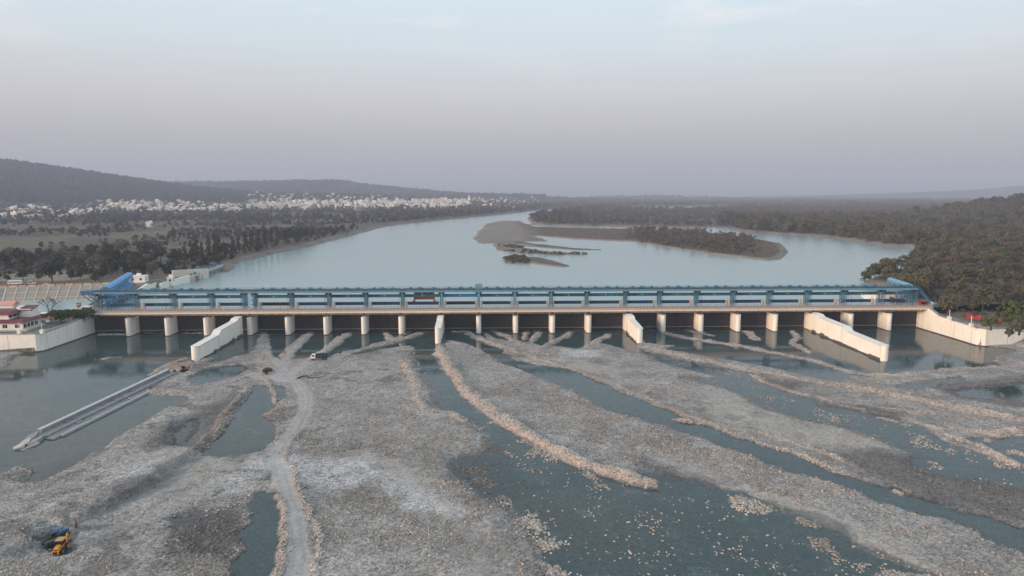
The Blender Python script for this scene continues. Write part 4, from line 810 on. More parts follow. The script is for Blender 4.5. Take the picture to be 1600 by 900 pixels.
def lobes_for(kind, seed):
    r = random.Random(seed); L = []
    if kind == 'broad':
        for k in range(12): a = r.uniform(0, 6.28); q = r.uniform(0.8, 3.0); L.append((q * math.cos(a), q * math.sin(a), r.uniform(3.0, 8.2) - q * 0.3, r.uniform(1.6, 2.6)))
        L.append((0, 0, 7.6, 2.3))
    elif kind == 'tall':
        for k in range(10): z = 3.5 + k * 1.15; q = r.uniform(0, 1.3); a = r.uniform(0, 6.28); L.append((q * math.cos(a), q * math.sin(a), z, r.uniform(1.2, 2.0) * (1.15 - 0.045 * k)))
    elif kind == 'spire':
        for k in range(10): z = 2 + k * 1.2; L.append((r.uniform(-.3, .3), r.uniform(-.3, .3), z, (1.7 - 0.12 * k) * r.uniform(0.85, 1.1)))
    elif kind == 'flat':
        for k in range(11): a = r.uniform(0, 6.28); q = r.uniform(1.0, 4.2); L.append((q * math.cos(a), q * math.sin(a), r.uniform(5.0, 7.0), r.uniform(1.1, 1.9)))
    elif kind == 'bush':
        for k in range(7): a = r.uniform(0, 6.28); q = r.uniform(0.3, 2.2); L.append((q * math.cos(a), q * math.sin(a), r.uniform(0.8, 2.2), r.uniform(1.0, 1.7)))
    return L
def trunk_mb(kind, seed, lobes):
    m = MB(); r = random.Random(seed + 99); top = {'broad': 5.5, 'tall': 11, 'spire': 10, 'flat': 4.2, 'bush': 0.6}[kind]
    lean = (r.uniform(-.4, .4), r.uniform(-.4, .4)); m.tube((0, 0, -0.6), (lean[0] * .4, lean[1] * .4, top * .5), 0.34, 0.26, 7); m.tube((lean[0] * .4, lean[1] * .4, top * .5), (lean[0], lean[1], top), 0.26, 0.14, 6)
    for l in lobes[:6]: z = top * r.uniform(0.4, 0.8); m.tube((lean[0] * .6, lean[1] * .6, z), (l[0] * 0.75, l[1] * 0.75, l[2]), 0.13, 0.05, 5)
    return m
def tree_meshes(kind, leaf, seed, n=420, size=0.62):
    L = lobes_for(kind, seed); V, F = leaf_cloud(L, n, size, seed, 1.0 if kind in ('tall', 'spire') else 0.8)
    return trunk_mb(kind, seed, L).mesh('trunk', 'bark'), np_mesh('crown', np.array(V), np.array(F), leaf)
def joined_tree(kind, leaf, seed, n, size):
    L = lobes_for(kind, seed); V, F = leaf_cloud(L, n, size, seed); m = trunk_mb(kind, seed, L) if n > 150 else MB()
    o = len(m.v); m.v += [tuple(p) for p in V]; m.f += [tuple(i + o for i in f) for f in F]; m.m += [1] * len(F)
    return m.mesh('tree', ['bark', leaf])
TREES = {}
for kind, leaf, nv, n, size in (('broad', 'leaf_dark', 4, 520, 0.6), ('tall', 'leaf_dark', 3, 480, 0.55), ('spire', 'leaf_dark', 1, 420, 0.5), ('broad', 'leaf_forest', 6, 760, 0.5), ('flat', 'leaf_forest', 3, 620, 0.5), ('broad', 'leaf_grey', 2, 300, 0.6), ('broad', 'leaf_green', 2, 520, 0.55), ('bush', 'leaf_forest', 2, 220, 0.45), ('bush', 'leaf_green', 1, 240, 0.4)):
    TREES[(kind, leaf)] = [tree_meshes(kind, leaf, 100 + 7 * i + len(leaf), n, size) for i in range(nv)]
def tree(name, kind, leaf, loc, s, label, group=None, rz=None, cat='tree'):
    tr, cr = random.choice(TREES[(kind, leaf)]); t = thing(name, label, cat, loc, random.uniform(0, 6.28) if rz is None else rz, group, s)
    obj('trunk' if kind != 'bush' else 'stem', tr, None, t); obj('crown' if kind != 'bush' else 'foliage', cr, None, t); return t
def zU(x, y):
    d = y - CY; i = float(np.interp(d, LOOK['dep'], np.arange(len(LOOK['dep'])))); j = ((x - CX) / d - 0.037 + 1.3) / 2.6 * (len(LOOK['u']) - 1); h = LOOK['h']
    i0 = int(np.clip(i, 0, h.shape[0] - 2)); j0 = int(np.clip(j, 0, h.shape[1] - 2)); a = min(max(i - i0, 0), 1); b = min(max(j - j0, 0), 1)
    return float((h[i0, j0] * (1 - b) + h[i0, j0 + 1] * b) * (1 - a) + (h[i0 + 1, j0] * (1 - b) + h[i0 + 1, j0 + 1] * b) * a)
def on_land(px, py, z0=12.5):
    p = atz(px, py, z0)
    for _ in range(4): z = zU(p[0], p[1]); p = atz(px, py, max(z, 9.0))
    return p[0], p[1], max(zU(p[0], p[1]), 8.9)
def ptree(px, py, hpx, kind, leaf, label, group=None, name=None, cat='tree'):
    x, y, z = on_land(px, py); dep = (y - CY); H0 = {'broad': 10.2, 'tall': 15.5, 'spire': 14.0, 'flat': 8.2, 'bush': 3.2}[kind]
    return tree(name or {'spire': 'cypress_tree', 'bush': 'bush'}.get(kind, 'tree'), kind, leaf, (x, y, z - 0.2), hpx * dep / FPX / H0, label, group, cat=cat)
# left bank, hand-placed: (x, base y, height px)
ptree(197, 428, 31, 'spire', 'leaf_dark', 'narrow dark cypress standing behind the bright blue canal hoist')
ptree(82, 441, 36, 'broad', 'leaf_dark', 'tall dark tree above the parked white car on the embankment'); ptree(36, 438, 22, 'broad', 'leaf_dark', 'dark rounded tree beside the white bus on the embankment')
for i, x in enumerate((112, 126)): ptree(x, 437 - i, 16, 'broad', 'leaf_dark', ('smaller dark tree left of the canal hoist, the left of a pair', 'smaller dark tree left of the canal hoist, the right of a pair')[i])
G1 = 'trees of the left bank grove'
for x, y, h in ((5,418,30),(18,414,34),(32,416,36),(48,420,30),(62,404,20),(66,424,26),(92,418,30),(104,412,32),(118,420,34),(132,424,28),(150,428,38),(163,422,40),(176,430,36),(183,418,34),(210,426,34),(224,428,30),(238,430,26),(172,404,28),(186,398,26),(140,402,26),(226,404,34),(242,402,36),(252,410,30),(212,412,24),(160,440,26),(148,442,20),(60,438,14),(2,436,12),(10,440,14),(100,400,18),(75,408,22),(20,400,16),(200,408,22),(120,398,18)):
    ptree(x + random.uniform(-2, 2), y, h * 0.9, 'broad', random.choice(['leaf_dark', 'leaf_dark', 'leaf_grey']), 'dull olive broad-crowned tree in the left bank grove', G1)
G2 = 'tall trees in a row along the left shore'
for x, y, h in ((272,412,26),(281,414,28),(290,412,30),(299,410,36),(307,408,40),(316,408,28),(327,406,36),(336,404,42),(342,404,38),(352,402,26),(364,398,30),(374,396,32),(384,394,34),(394,391,33),(404,389,32),(414,387,31),(424,385,30),(434,383,29),(443,381,28),(452,380,27),(461,378,26),(470,376,24),(479,374,20),(487,372,16)):
    ptree(x, y, h, 'tall' if h > 27 else 'broad', 'leaf_dark', 'tall dark tree of the row along the left shore', G2)
for x, y, h in ((552,358,10),(535,362,12),(528,364,10),(520,366,9)): ptree(x, y, h, 'broad', 'leaf_dark', 'small dark tree alone on the far left shore slope', 'lone trees of the far left shore')
# right bank, hand-placed
ptree(1578, 508, 46, 'broad', 'leaf_green', 'fresh green tree with forked trunk on the right flank wall')
ptree(1481, 489, 36, 'broad', 'leaf_forest', 'olive spreading tree beside the white car at the bridge end'); ptree(1535, 486, 44, 'broad', 'leaf_forest', 'large brownish tree behind the red cloth fence'); ptree(1520, 492, 22, 'flat', 'leaf_forest', 'low bare-looking tree right in front of the red cloth fence'); ptree(1455, 466, 14, 'bush', 'leaf_forest', 'grey-brown bush by the right bridge approach', cat='bush')
ptree(1548, 512, 18, 'bush', 'leaf_green', 'green creeper bush hanging over the right flank wall', name='bush', cat='bush'); ptree(1592, 520, 18, 'bush', 'leaf_forest', 'dry brown bush at the end of the right flank wall', cat='bush'); ptree(1576, 524, 12, 'bush', 'leaf_forest', 'small dry shrub on the bank below the right flank wall', cat='bush')
ptree(1565, 416, 24, 'broad', 'leaf_green', 'yellowish green tree inside the brown right bank forest')
G3 = 'brown trees of the right bank forest'; used = []
def right_spot():
    while True:
        px = random.uniform(1345, 1640); py = random.uniform(395, 478)
        x, y, z = on_land(px, py)
        if float(sdf(np.array([x]), np.array([y]), RIVER, 60)[0]) > -2.5: continue
        if 1430 < px < 1600 and py > 462 and x < 262 and y < 40: continue
        if any((x - a) ** 2 + (y - b) ** 2 < 42 for a, b in used): continue
        used.append((x, y)); return x, y, z
for k in range(150):
    x, y, z = right_spot(); s = random.choice([random.uniform(0.8, 1.1), random.uniform(1.1, 1.6)])
    kd = random.choice(['broad', 'broad', 'broad', 'broad', 'flat']); near = float(sdf(np.array([x]), np.array([y]), RIVER, 60)[0]) > -35
    lb = '%s %s tree of the right bank forest, %s' % ('small' if s < 1.0 else ('middling' if s < 1.25 else 'large'), 'flat-topped brown' if kd == 'flat' else 'round-crowned brown-olive', 'near the water' if near else ('close behind the right bridge end' if y < 110 else ('on the lower slope' if y < 230 else 'higher up the slope')))
    tree('forest_tree', kd, 'leaf_forest', (x, y, z - 0.3), s, lb, G3)
for k, (px, py) in enumerate(((1348,440),(1356,436),(1366,434),(1378,430),(1388,427),(1398,422),(1408,416),(1420,410),(1432,404))):
    x, y, z = on_land(px + 4, py); tree('forest_tree', 'broad', 'leaf_forest', (x, y, z - 0.3), random.uniform(0.85, 1.15), 'dark tree leaning over the water along the right shore', 'trees along the right shore')
def far_woods():
    def sow(n, d0, d1, u0, u1):
        d = np.exp(rng.uniform(math.log(d0), math.log(d1), n)); u = rng.uniform(u0, u1, n); return CX + (u + 0.037) * d, d + CY, d
    out = []
    def keep(x, y, d, pr, margin=4):
        s = sdf(x, y, RIVER, 60); h = hU(x, y); k = (s < -margin) & (rng.random(len(x)) < pr); return x[k], y[k], h[k], d[k]
    protos = [joined_tree('broad', 'leaf_forest', 300 + i, 300, 0.72) for i in range(5)] + [joined_tree('broad', 'leaf_dark', 345, 280, 0.72)]
    # right bank forest behind its edge trees
    x, y, d = sow(11500, 640, 1750, 0.30, 1.0); lim = np.where(y < 470, 292 + (y - 150) * 0.6, 0); ok = (x > lim); x, y, h, d = keep(x[ok], y[ok], d[ok], 1.0, 3)
    scatter('right_bank_forest', np.stack([x, y, h - 0.8], 1), (0.5 + 1.15 * rng.random(len(x)) ** 1.8) * np.clip(d / 950, 0.95, 1.3), rng.random(len(x)) * 6.28, protos, 'brown-olive forest covering the hill on the right bank', 'forest')
    x, y, d = sow(21000, 1150, 6800, -0.06, 1.0); nz = fbm(x, y, 300, 3, 77); fs = np.ones(len(x))
    for P in FARSAND: fs = fs * (sdf(x, y, P, 60) < -25)
    x, y, h, d = keep(x, y, d, fs * np.clip(0.85 + 0.5 * nz, 0.15, 1))
    scatter('plain_forest', np.stack([x, y, h - 0.8], 1), (0.7 + 0.4 * rng.random(len(x))) * np.clip(d / 1800, 0.9, 1.7), rng.random(len(x)) * 6.28, [joined_tree('broad', 'leaf_grey', 400 + i, 130, 1.1) for i in range(3)] + [joined_tree('flat', 'leaf_forest', 410, 120, 1.1)], 'hazy brown woodland on the far river plain', 'forest')
    # left plain: thickets between the shore trees and the town
    x, y, d = sow(16000, 560, 3000, -0.85, 0.1); nz = fbm(x, y, 140, 3, 78); g = np.zeros(len(x)); 
    for P in GREENS: g = np.maximum(g, sdf(x, y, P, 30) > -6)
    pr = np.clip(0.28 + 0.75 * nz + 0.5 * (d > 1500) * ss((d - 1450) / 300), 0, 0.95) * (1 - g) * np.where(d < 760, 0.9, 1); s_ = sdf(x, y, RIVER, 60); pr = np.where(s_ > -14, pr * 0.1, pr); x, y, h, d = keep(x, y, d, pr, 6)
    scatter('left_plain_woods', np.stack([x, y, h - 0.5], 1), (0.35 + 0.55 * rng.random(len(x))) * np.clip(d / 1100, 0.9, 1.7), rng.random(len(x)) * 6.28, [joined_tree('broad', 'leaf_dark', 420 + i, 130, 1.1) for i in range(3)] + [joined_tree('broad', 'leaf_grey', 430, 130, 1.1)], 'dark scrub and woodland on the plain in front of the town', 'woodland')
    # forest on the hills
    x, y, d = sow(26000, 2500, 6600, -0.95, 0.05); h = hU(x, y); k = (h > 38 + 8 * fbm(x, y, 90, 2, 79)); x, y, d, h = x[k], y[k], d[k], h[k]
    scatter('hill_forest', np.stack([x, y, h - 1.5], 1), (1.1 + 0.7 * rng.random(len(x))) * np.clip(d / 3500, 0.8, 1.6), rng.random(len(x)) * 6.28, [joined_tree('broad', 'leaf_dark', 440 + i, 90, 1.5) for i in range(3)], 'dark forest clothing the hills behind the town', 'forest')
    # island thicket and reeds
    P = ISLES[0][0]; n = 4200; x = rng.uniform(P[:, 0].min(), P[:, 0].max(), n); y = rng.uniform(P[:, 1].min(), P[:, 1].max(), n); s_ = sdf(x, y, P, 30); px = 800 + FPX * ((x - CX) * _rt[0] + (y - CY) * _rt[1]) / ((x - CX) * _fw[0] + (y - CY) * _fw[1])
    dense = ss((px - 965) / 40) * (1 - ss((px - 1165) / 40)); k = (s_ > 4) & (rng.random(n) < np.clip(0.9 * dense + 0.16 * (px > 930), 0, 1)); x, y, s_, dn = x[k], y[k], s_[k], dense[k]
    scatter('island_thicket', np.stack([x, y, hU(x, y) - 0.3], 1), 0.22 + (0.12 + 0.5 * rng.random(len(x))) * dn, rng.random(len(x)) * 6.28, [joined_tree('broad', 'leaf_grey', 450 + i, 140, 1.0) for i in range(3)], 'bare grey-brown thicket along the wooded river island', 'thicket')
    P = ISLES[3][0]; n = 900; x = rng.uniform(P[:, 0].min(), P[:, 0].max(), n); y = rng.uniform(P[:, 1].min(), P[:, 1].max(), n); k = (sdf(x, y, P, 30) > 2.0) & (x < P[:, 0].min() + 26); x, y = x[k], y[k]
    Q = ISLES[2][0]; x2 = rng.uniform(Q[:, 0].min(), Q[:, 0].max(), n); y2 = rng.uniform(Q[:, 1].min(), Q[:, 1].max(), n); k = (sdf(x2, y2, Q, 30) > 2.5) & (fbm(x2, y2, 22, 2, 80) > 0.15); x = np.concatenate([x, x2[k]]); y = np.concatenate([y, y2[k]])
    scatter('islet_scrub', np.stack([x, y, hU(x, y) - 0.2], 1), 0.45 + 0.35 * rng.random(len(x)), rng.random(len(x)) * 6.28, [joined_tree('bush', 'leaf_forest', 460 + i, 110, 0.7) for i in range(2)], 'brown scrub on the small low islets in the pool', 'scrub')
    # dry scrub on the right bank behind the flank wall
    n = 900; x = rng.uniform(237, 330, n); y = rng.uniform(-75, 30, n); k = (rng.random(n) < 0.5) & (x > 252 + np.maximum(0, -(y + 36)) * 0.8); x, y = x[k], y[k]; h = np.where(y < 13, bed_at(BED['h'], x, y), hU(x, y))
    scatter('bank_scrub', np.stack([x, y, h - 0.1], 1), 0.2 + 0.4 * rng.random(len(x)), rng.random(len(x)) * 6.28, [joined_tree('bush', 'leaf_forest', 470 + i, 120, 0.6) for i in range(2)], 'dry brown scrub on the right bank around the flank wall', 'scrub')
far_woods()

# ------------------------------------------------------------------ the far town
def house_mesh(w, d, floors, wall, seed):
    m = MB(); r = random.Random(seed); h = floors * 3.2; hw, hd = w / 2, d / 2
    m.box(-hw, hw, -hd, hd, -3, h); m.box(-hw, hw, -hd, -hd + 0.3, h, h + 0.9); m.box(-hw, hw, hd - 0.3, hd, h, h + 0.9); m.box(-hw, -hw + 0.3, -hd + 0.3, hd - 0.3, h, h + 0.9); m.box(hw - 0.3, hw, -hd + 0.3, hd - 0.3, h, h + 0.9)
    q = r.choice([-1, 1]); m.box(q * hw * 0.45 - 1.8, q * hw * 0.45 + 1.8, -1, hd - 0.4, h, h + 2.7); m.tube((-q * hw * 0.5, 0, h), (-q * hw * 0.5, 0, h + 1.6), 0.9, n=8, mi=1)
    for f in range(floors):
        n = max(2, int(w / 3.4))
        for k in range(n):
            x = -hw + w * (k + 0.5) / n
            if r.random() < 0.85: m.box(x - 0.7, x + 0.7, -hd - 0.04, -hd + 0.1, f * 3.2 + 0.9, f * 3.2 + 2.4, 1)
        if r.random() < 0.5: m.box(-hw, hw, -hd - 1.1, -hd, f * 3.2 + 3.0, f * 3.2 + 3.2)
        for k in range(2): y = -hd + d * (k + 0.5) / 2; m.box(hw - 0.1, hw + 0.04, y - 0.7, y + 0.7, f * 3.2 + 0.9, f * 3.2 + 2.4, 1)
    return m.mesh('house', [wall, 'glass_dark'])
HM = {}
for wall in ('plaster_white', 'plaster_grey', 'plaster_cream', 'plaster_pink'): HM[wall] = [house_mesh(random.uniform(9, 17), random.uniform(8, 13), random.choice([2, 2, 3, 3, 4]), wall, 500 + i) for i in range(5)]
WORD = {'plaster_white': 'white', 'plaster_grey': 'pale grey', 'plaster_cream': 'cream', 'plaster_pink': 'pinkish'}
def town(n, d0, d1, x0, x1, where):
    c = 0
    while c < n:
        px = random.uniform(x0, x1); dep = math.exp(random.uniform(math.log(d0), math.log(d1))); p = _C + ray(px, 302) * dep; x, y = p[0], p[1]
        if float(sdf(np.array([x]), np.array([y]), RIVER, 60)[0]) > -45: continue
        wall = random.choices(list(HM), [6, 3, 1.6, 0.5])[0]; o = link(bpy.data.objects.new('house', random.choice(HM[wall]))); o.location = (x, y, zU(x, y) + 0.5); o.rotation_euler.z = random.uniform(-0.5, 0.5); k = random.uniform(0.85, 1.2) * (1.0 if dep < 3000 else 1.25); o.scale = (k, k, k * random.uniform(0.9, 1.3))
        tag(o, '%s flat-roofed house %s' % (WORD[wall], where), 'house', 'houses ' + where); c += 1
town(50, 1750, 2250, -30, 150, 'at the left edge of the far town'); town(60, 2300, 3000, 160, 400, 'under the dark hill, left of the town centre'); town(165, 2700, 4300, 400, 720, 'in the crowded centre of the far town'); town(30, 3800, 5200, 700, 850, 'at the far right end of the town by the river')
def more_town():
    d = np.exp(rng.uniform(math.log(2700), math.log(4700), 900)); px = np.concatenate([rng.uniform(395, 720, 640), rng.uniform(700, 830, 80), rng.uniform(170, 400, 180)]); d[720:] = np.exp(rng.uniform(math.log(2250), math.log(2850), 180)); x = CX + ((px - 800) / FPX + 0.037) * d; y = CY + d; k = sdf(x, y, RIVER, 60) < -45; x, y, d = x[k], y[k], d[k]
    scatter('town_houses', np.stack([x, y, hU(x, y) + 0.3], 1), rng.uniform(0.9, 1.5, len(x)), rng.uniform(-.5, .5, len(x)), HM['plaster_cream'][:2] + HM['plaster_grey'] + HM['plaster_white'], 'the mass of pale houses filling the far town', 'houses')
more_town()
def landmark(px, dep, meshargs, label, rz=0.1, dz=0.0):
    p = _C + ray(px, 302) * dep; m = house_mesh(*meshargs); o = link(bpy.data.objects.new('house', m)); o.location = (p[0], p[1], zU(p[0], p[1]) + dz); o.rotation_euler.z = rz; tag(o, label, 'house')
landmark(46, 1900, (18, 14, 5, 'plaster_brick', 601), 'tall brick-red building at the left edge of the town'); landmark(230, 1330, (11, 8, 3, 'plaster_white', 602), 'lone white block standing on the open plain before the town'); landmark(411, 2550, (17, 14, 7, 'plaster_cream', 603), 'tall cream apartment block at the left end of the town centre'); landmark(437, 2600, (24, 14, 6, 'plaster_cream', 604), 'wide cream apartment block at the left end of the town centre'); landmark(476, 2500, (26, 14, 4, 'plaster_white', 605), 'wide white block low at the edge of the town centre')
t_ = _C + ray(733, 302) * 4000; m = MB(); z_ = zU(t_[0], t_[1]); m.box(-9, 9, -8, 8, -3, 20); m.box(-6, 6, -5.5, 5.5, 20, 27)
for k in range(4): m.prism([((5 - k) * math.cos(a), (5 - k) * math.sin(a)) for a in [i * math.pi / 4 for i in range(8)]], 27 + 3 * k, 30 + 3 * k)
m.tube((0, 0, 39), (0, 0, 44), 0.8, 0.1, 6); o = obj('temple', m, 'plaster_white', None, (t_[0], t_[1], z_)); tag(o, 'white temple with a tapering tower beyond the river bend', 'temple')
# ------------------------------------------------------------------ left bank works
def hoist_line(a, b, z0, z1, w, mt, label, name='canal_hoist_bridge'):
    """covered hoist bridge over a canal head regulator, from a to b"""
    d = np.array(b) - np.array(a); L_ = float(np.linalg.norm(d)); rz = math.atan2(d[1], d[0]); t = thing(name, label, 'hoist bridge', (a[0], a[1], 0), rz)
    m = MB(); hw = w / 2; m.side([(-hw, z0), (hw, z0), (hw + 0.2, z1 - 0.9), (hw * 0.5, z1), (-hw * 0.5, z1), (-hw - 0.2, z1 - 0.9)], 0, L_); obj('hoist_cover', m, mt, t)
    m = MB()
    for k in range(int(L_ / 3)):
        for s in (-1, 1): m.box(k * 3 + 0.6, k * 3 + 1.4, s * (hw + 0.12) - 0.05, s * (hw + 0.12) + 0.05, z0 + 0.6, z0 + 1.4)
    obj('vent', m, 'deep_blue', t)['kind'] = 'stuff'
    n = max(3, int(L_ / 11) + 1)
    for k in range(n):
        x = 0.6 + (L_ - 1.2) * k / (n - 1); m = MB()
        for s in (-1, 1): m.bar((x, s * hw * 0.9, 8), (x, s * hw * 0.9, z0), 0.5)
        for q in range(4): za = 12 + (z0 - 12) * q / 4; zb = 12 + (z0 - 12) * (q + 1) / 4; m.bar((x, -hw * .9, za), (x, hw * .9, zb), 0.22); m.bar((x, hw * .9, za), (x, -hw * .9, zb), 0.22); m.bar((x, -hw * .9, zb), (x, hw * .9, zb), 0.25)
        obj('tower', m, mt, t)
        if k < n - 1:
            x2 = 0.6 + (L_ - 1.2) * (k + 1) / (n - 1)
            for s in (-1, 1):
                m = MB(); m.bar((x, s * hw * .9, 12.5), ((x + x2) / 2, s * hw * .9, z0), 0.25); m.bar((x2, s * hw * .9, 12.5), ((x + x2) / 2, s * hw * .9, z0), 0.25); m.bar((x, s * hw * .9, 17), (x2, s * hw * .9, 17), 0.4); obj('brace', m, mt, t)
            m = MB(); m.box(x + 0.5, x2 - 0.5, -0.3, 0.3, 6, 12.2); obj('gate', m, 'gate_steel', t)
    m = MB(); m.box(-2, L_ + 2, hw + 1.0, hw + 8.5, 12.0, 12.9); m.box(-2, L_ + 2, hw + 0.8, hw + 1.0, 12.9, 14.0); m.box(-2, L_ + 2, hw + 8.5, hw + 8.7, 12.9, 14.0); obj('road_deck', m, 'concrete', t)
    return t
A, B = (-229.5, 16.5), (-252.5, 90.0); hoist_line(A, B, 21.9, 25.0, 4.2, 'bright_blue', 'bright blue covered hoist bridge over the canal head at the left bank')
t = hoist_line((240.5, 52.0), (234.0, 20.0), 21.6, 24.0, 3.2, 'steel_pale_blue', 'pale blue covered hoist bridge at the right bank canal head')
def block_house(name, label, loc, rz, w, d, floors, wall='plaster_white', fh=3.6, cols=2, roof='white_cap'):
    t = thing(name, label, 'building', loc, rz); h = floors * fh; m = MB(); m.box(-w / 2, w / 2, -d / 2, d / 2, -2, h); wl = obj('wall', m, wall, t)
    m = MB(); m.box(-w / 2 - 0.35, w / 2 + 0.35, -d / 2 - 0.35, d / 2 + 0.35, h, h + 0.35); rf = obj('roof', m, roof, t); m = MB(); m.box(-1, 1.6, -1, 1.4, h + 0.35, h + 2.0); obj('roof_room', m, wall, rf)
    for f in range(floors):
        for k in range(cols):
            x = -w / 2 + w * (k + 0.5) / cols; m = MB(); m.box(x - 0.75, x + 0.75, -d / 2 - 0.03, -d / 2 + 0.1, f * fh + 1.0, f * fh + 2.5); wn = obj('window', m, 'glass_dark', t); m = MB(); m.box(x - 0.95, x + 0.95, -d / 2 - 0.4, -d / 2 + 0.02, f * fh + 2.55, f * fh + 2.7); obj('sunshade', m, 'white_cap', wn)
        m = MB(); m.box(w / 2 - 0.1, w / 2 + 0.03, -0.7, 0.7, f * fh + 1.0, f * fh + 2.5); obj('window', m, 'glass_dark', t)
    return t
p = atz(213, 447, 11.5); block_house('control_house', 'white two-storey control house beside the bright blue canal hoist', (p[0], p[1] + 4, 11.0), 0.15, 10.5, 8, 2)
p = atz(264, 441, 12.8); block_house('gate_kiosk', 'small white kiosk on the sloping intake wall', (p[0], p[1] + 3, 12.3), 0.1, 4.0, 3.5, 1, cols=1)
# white intake walls
def arc_wall(name, label, base, tops, w=1.2, mt='white_wall'):
    """wall on a line of points with its own top heights"""
    t = thing(name, label, 'wall', (base[0][0], base[0][1], 0)); m = MB(); ox, oy = base[0]
    for i in range(len(base) - 1):
        a = np.array(base[i]); b = np.array(base[i + 1]); d = (b - a) / np.linalg.norm(b - a); n = np.array([-d[1], d[0]]) * w
        q = [a, b, b + n, a + n]; m.prism([(v[0] - ox, v[1] - oy) for v in q], 3.0, [tops[i], tops[i + 1], tops[i + 1], tops[i]])
    obj('wall', m, mt, t); c = MB()
    for i in range(len(base) - 1):
        a = np.array(base[i]); b = np.array(base[i + 1]); d = (b - a) / np.linalg.norm(b - a); n = np.array([-d[1], d[0]]); q = [a - n * .15, b - n * .15, b + n * (w + .15), a + n * (w + .15)]; c.prism([(v[0] - ox, v[1] - oy) for v in q], [tops[i] + .01, tops[i + 1] + .01, tops[i + 1] + .01, tops[i] + .01], [tops[i] + .25, tops[i + 1] + .25, tops[i + 1] + .25, tops[i] + .25])
    obj('coping', c, 'white_cap', t); return t
bp_ = [tuple(atz(x, y, 9)[:2]) for x, y in ((178, 468), (200, 463), (218, 459), (232, 456), (241, 452), (246, 448))]
arc_wall('intake_wall', 'white curved intake wall rising to a point behind the hoist bridge', bp_, [10.5, 11.0, 11.8, 14.6, 12.5, 12.3])
arc_wall('intake_wall', 'long white sloping wall before the small canal regulator', [tuple(atz(x, y, 9)[:2]) for x, y in ((252, 452), (272, 447), (297, 441))], [12.8, 13.4, 14.2])
bp_ = [tuple(atz(x, y, 9)[:2]) for x, y in ((1345, 463), (1350, 467), (1360, 470), (1375, 471), (1420, 471))]
arc_wall('intake_wall', 'white curved wing wall behind the last bays at the right bank', [(b[0], b[1]) for b in bp_], [9.8, 12.0, 14.4, 14.8, 14.4])
# small canal regulator up the left shore
a = np.array([-245.6, 166.0]); b = np.array([-253.5, 252.0]); d = (b - a); L_ = np.linalg.norm(d); rz = math.atan2(d[1], d[0]); t = thing('canal_regulator', 'low canal regulator with nine piers and blue winches on the left shore', 'regulator', (a[0], a[1], 0), rz)
m = MB(); m.box(0, L_, -2.4, 2.4, 12.6, 13.5); m.box(0, L_, -2.7, -2.4, 12.4, 14.2); obj('deck', m, 'light_concrete', t)
for k in range(10):
    m = MB(); x = 1 + (L_ - 2) * k / 9; m.box(x - 0.8, x + 0.8, -4.2, 3, 4, 12.5); obj('pier', m, 'concrete', t)
    if k < 9: m = MB(); m.box(x + 0.8, x + (L_ - 2) / 9 - 0.8, 0.2, 0.6, 4, 12.5); obj('gate', m, 'gate_steel', t)
    m = MB(); m.box(x - 1.0 + 4, x + 1.0 + 4, -0.8, 0.8, 13.5, 14.6); m.box(x + 3.8, x + 4.2, -0.3, 0.3, 14.6, 15.2); obj('winch', m, 'steel_blue', t)
for x in (22, 62):
    m = MB()
    for sx in (-1.6, 1.6):
        for sy in (-1.8, 1.8): m.bar((x + sx, sy, 13.5), (x + sx, sy, 17), 0.3)
    m.box(x - 2, x + 2, -2.2, 2.2, 17, 17.6); m.box(x - 1, x + 1, -1, 1, 17.6, 18.6); obj('gantry', m, 'steel_blue', t)
q0 = atz(270, 433, 12.5); q1 = atz(326, 428, 12.5); arc_wall('retaining_wall', 'plain cream retaining wall behind the small canal regulator', [(q0[0], q0[1]), (q1[0], q1[1])], [17.5, 16.5], 1.0, 'plaster_cream')
# pitched stone embankment across the canal, panel by panel
emb = thing('embankment', 'stone-pitched canal embankment framed in pale concrete ribs', 'embankment', (-330, 79.5, 0))
B0 = lambda s: np.array([s * 50.0, s * 6.0, 7.3]); T0 = lambda s: np.array([-10 + s * 50.0, 19.5 + s * 12.0, 13.8])
mat('pitching', (0.27, 0.235, 0.205), 0.95, 0.35, 1.1, bump=0.8)
cols = np.arange(-1.6, 1.36, 0.1245)
def quad_slab(c, th):
    n = np.cross(c[1] - c[0], c[3] - c[0]); n = n / np.linalg.norm(n) * th; return [*c, *(p + n for p in c)], [(3, 2, 1, 0), (4, 5, 6, 7), (0, 1, 5, 4), (1, 2, 6, 5), (2, 3, 7, 6), (3, 0, 4, 7)]
def slope(s, v): return B0(s) * (1 - v) + T0(s) * v
stair = 8
for i in range(len(cols) - 1):
    s0, s1 = cols[i], cols[i + 1]
    if i == 12:
        for q in range(12):
            m = MB(); m.add(*quad_slab([slope(s0 + .006, q / 12), slope(s1 - .006, q / 12), slope(s1 - .006, q / 12 + .05), slope(s0 + .006, q / 12 + .05)], 0.25)); obj('step', m, 'grey_concrete', emb)
        continue
    for v0, v1 in ((0.0, 0.22), (0.22, 0.60), (0.60, 0.97)):
        m = MB(); m.add(*quad_slab([slope(s0 + .005, v0 + .012), slope(s1 - .005, v0 + .012), slope(s1 - .005, v1 - .012), slope(s0 + .005, v1 - .012)], 0.15 + 0.1 * rng.random())); obj('stone_panel', m, 'pitching', emb)
for i in range(len(cols)):
    m = MB(); m.bar(slope(cols[i], 0.0), slope(cols[i], 1.0), 0.8 if i in (12, 13) else 0.55, 0.9); obj('rib', m, 'pale_concrete', emb)
for v in (0.0, 0.22, 0.60, 0.985):
    m = MB(); m.bar(slope(cols[0], v), slope(cols[-1], v), 0.5, 0.85); obj('cross_rib', m, 'pale_concrete', emb)
par = thing('parapet', 'row of pink and cream parapet blocks along the canal embankment top', 'parapet', (-330, 79.5, 0))
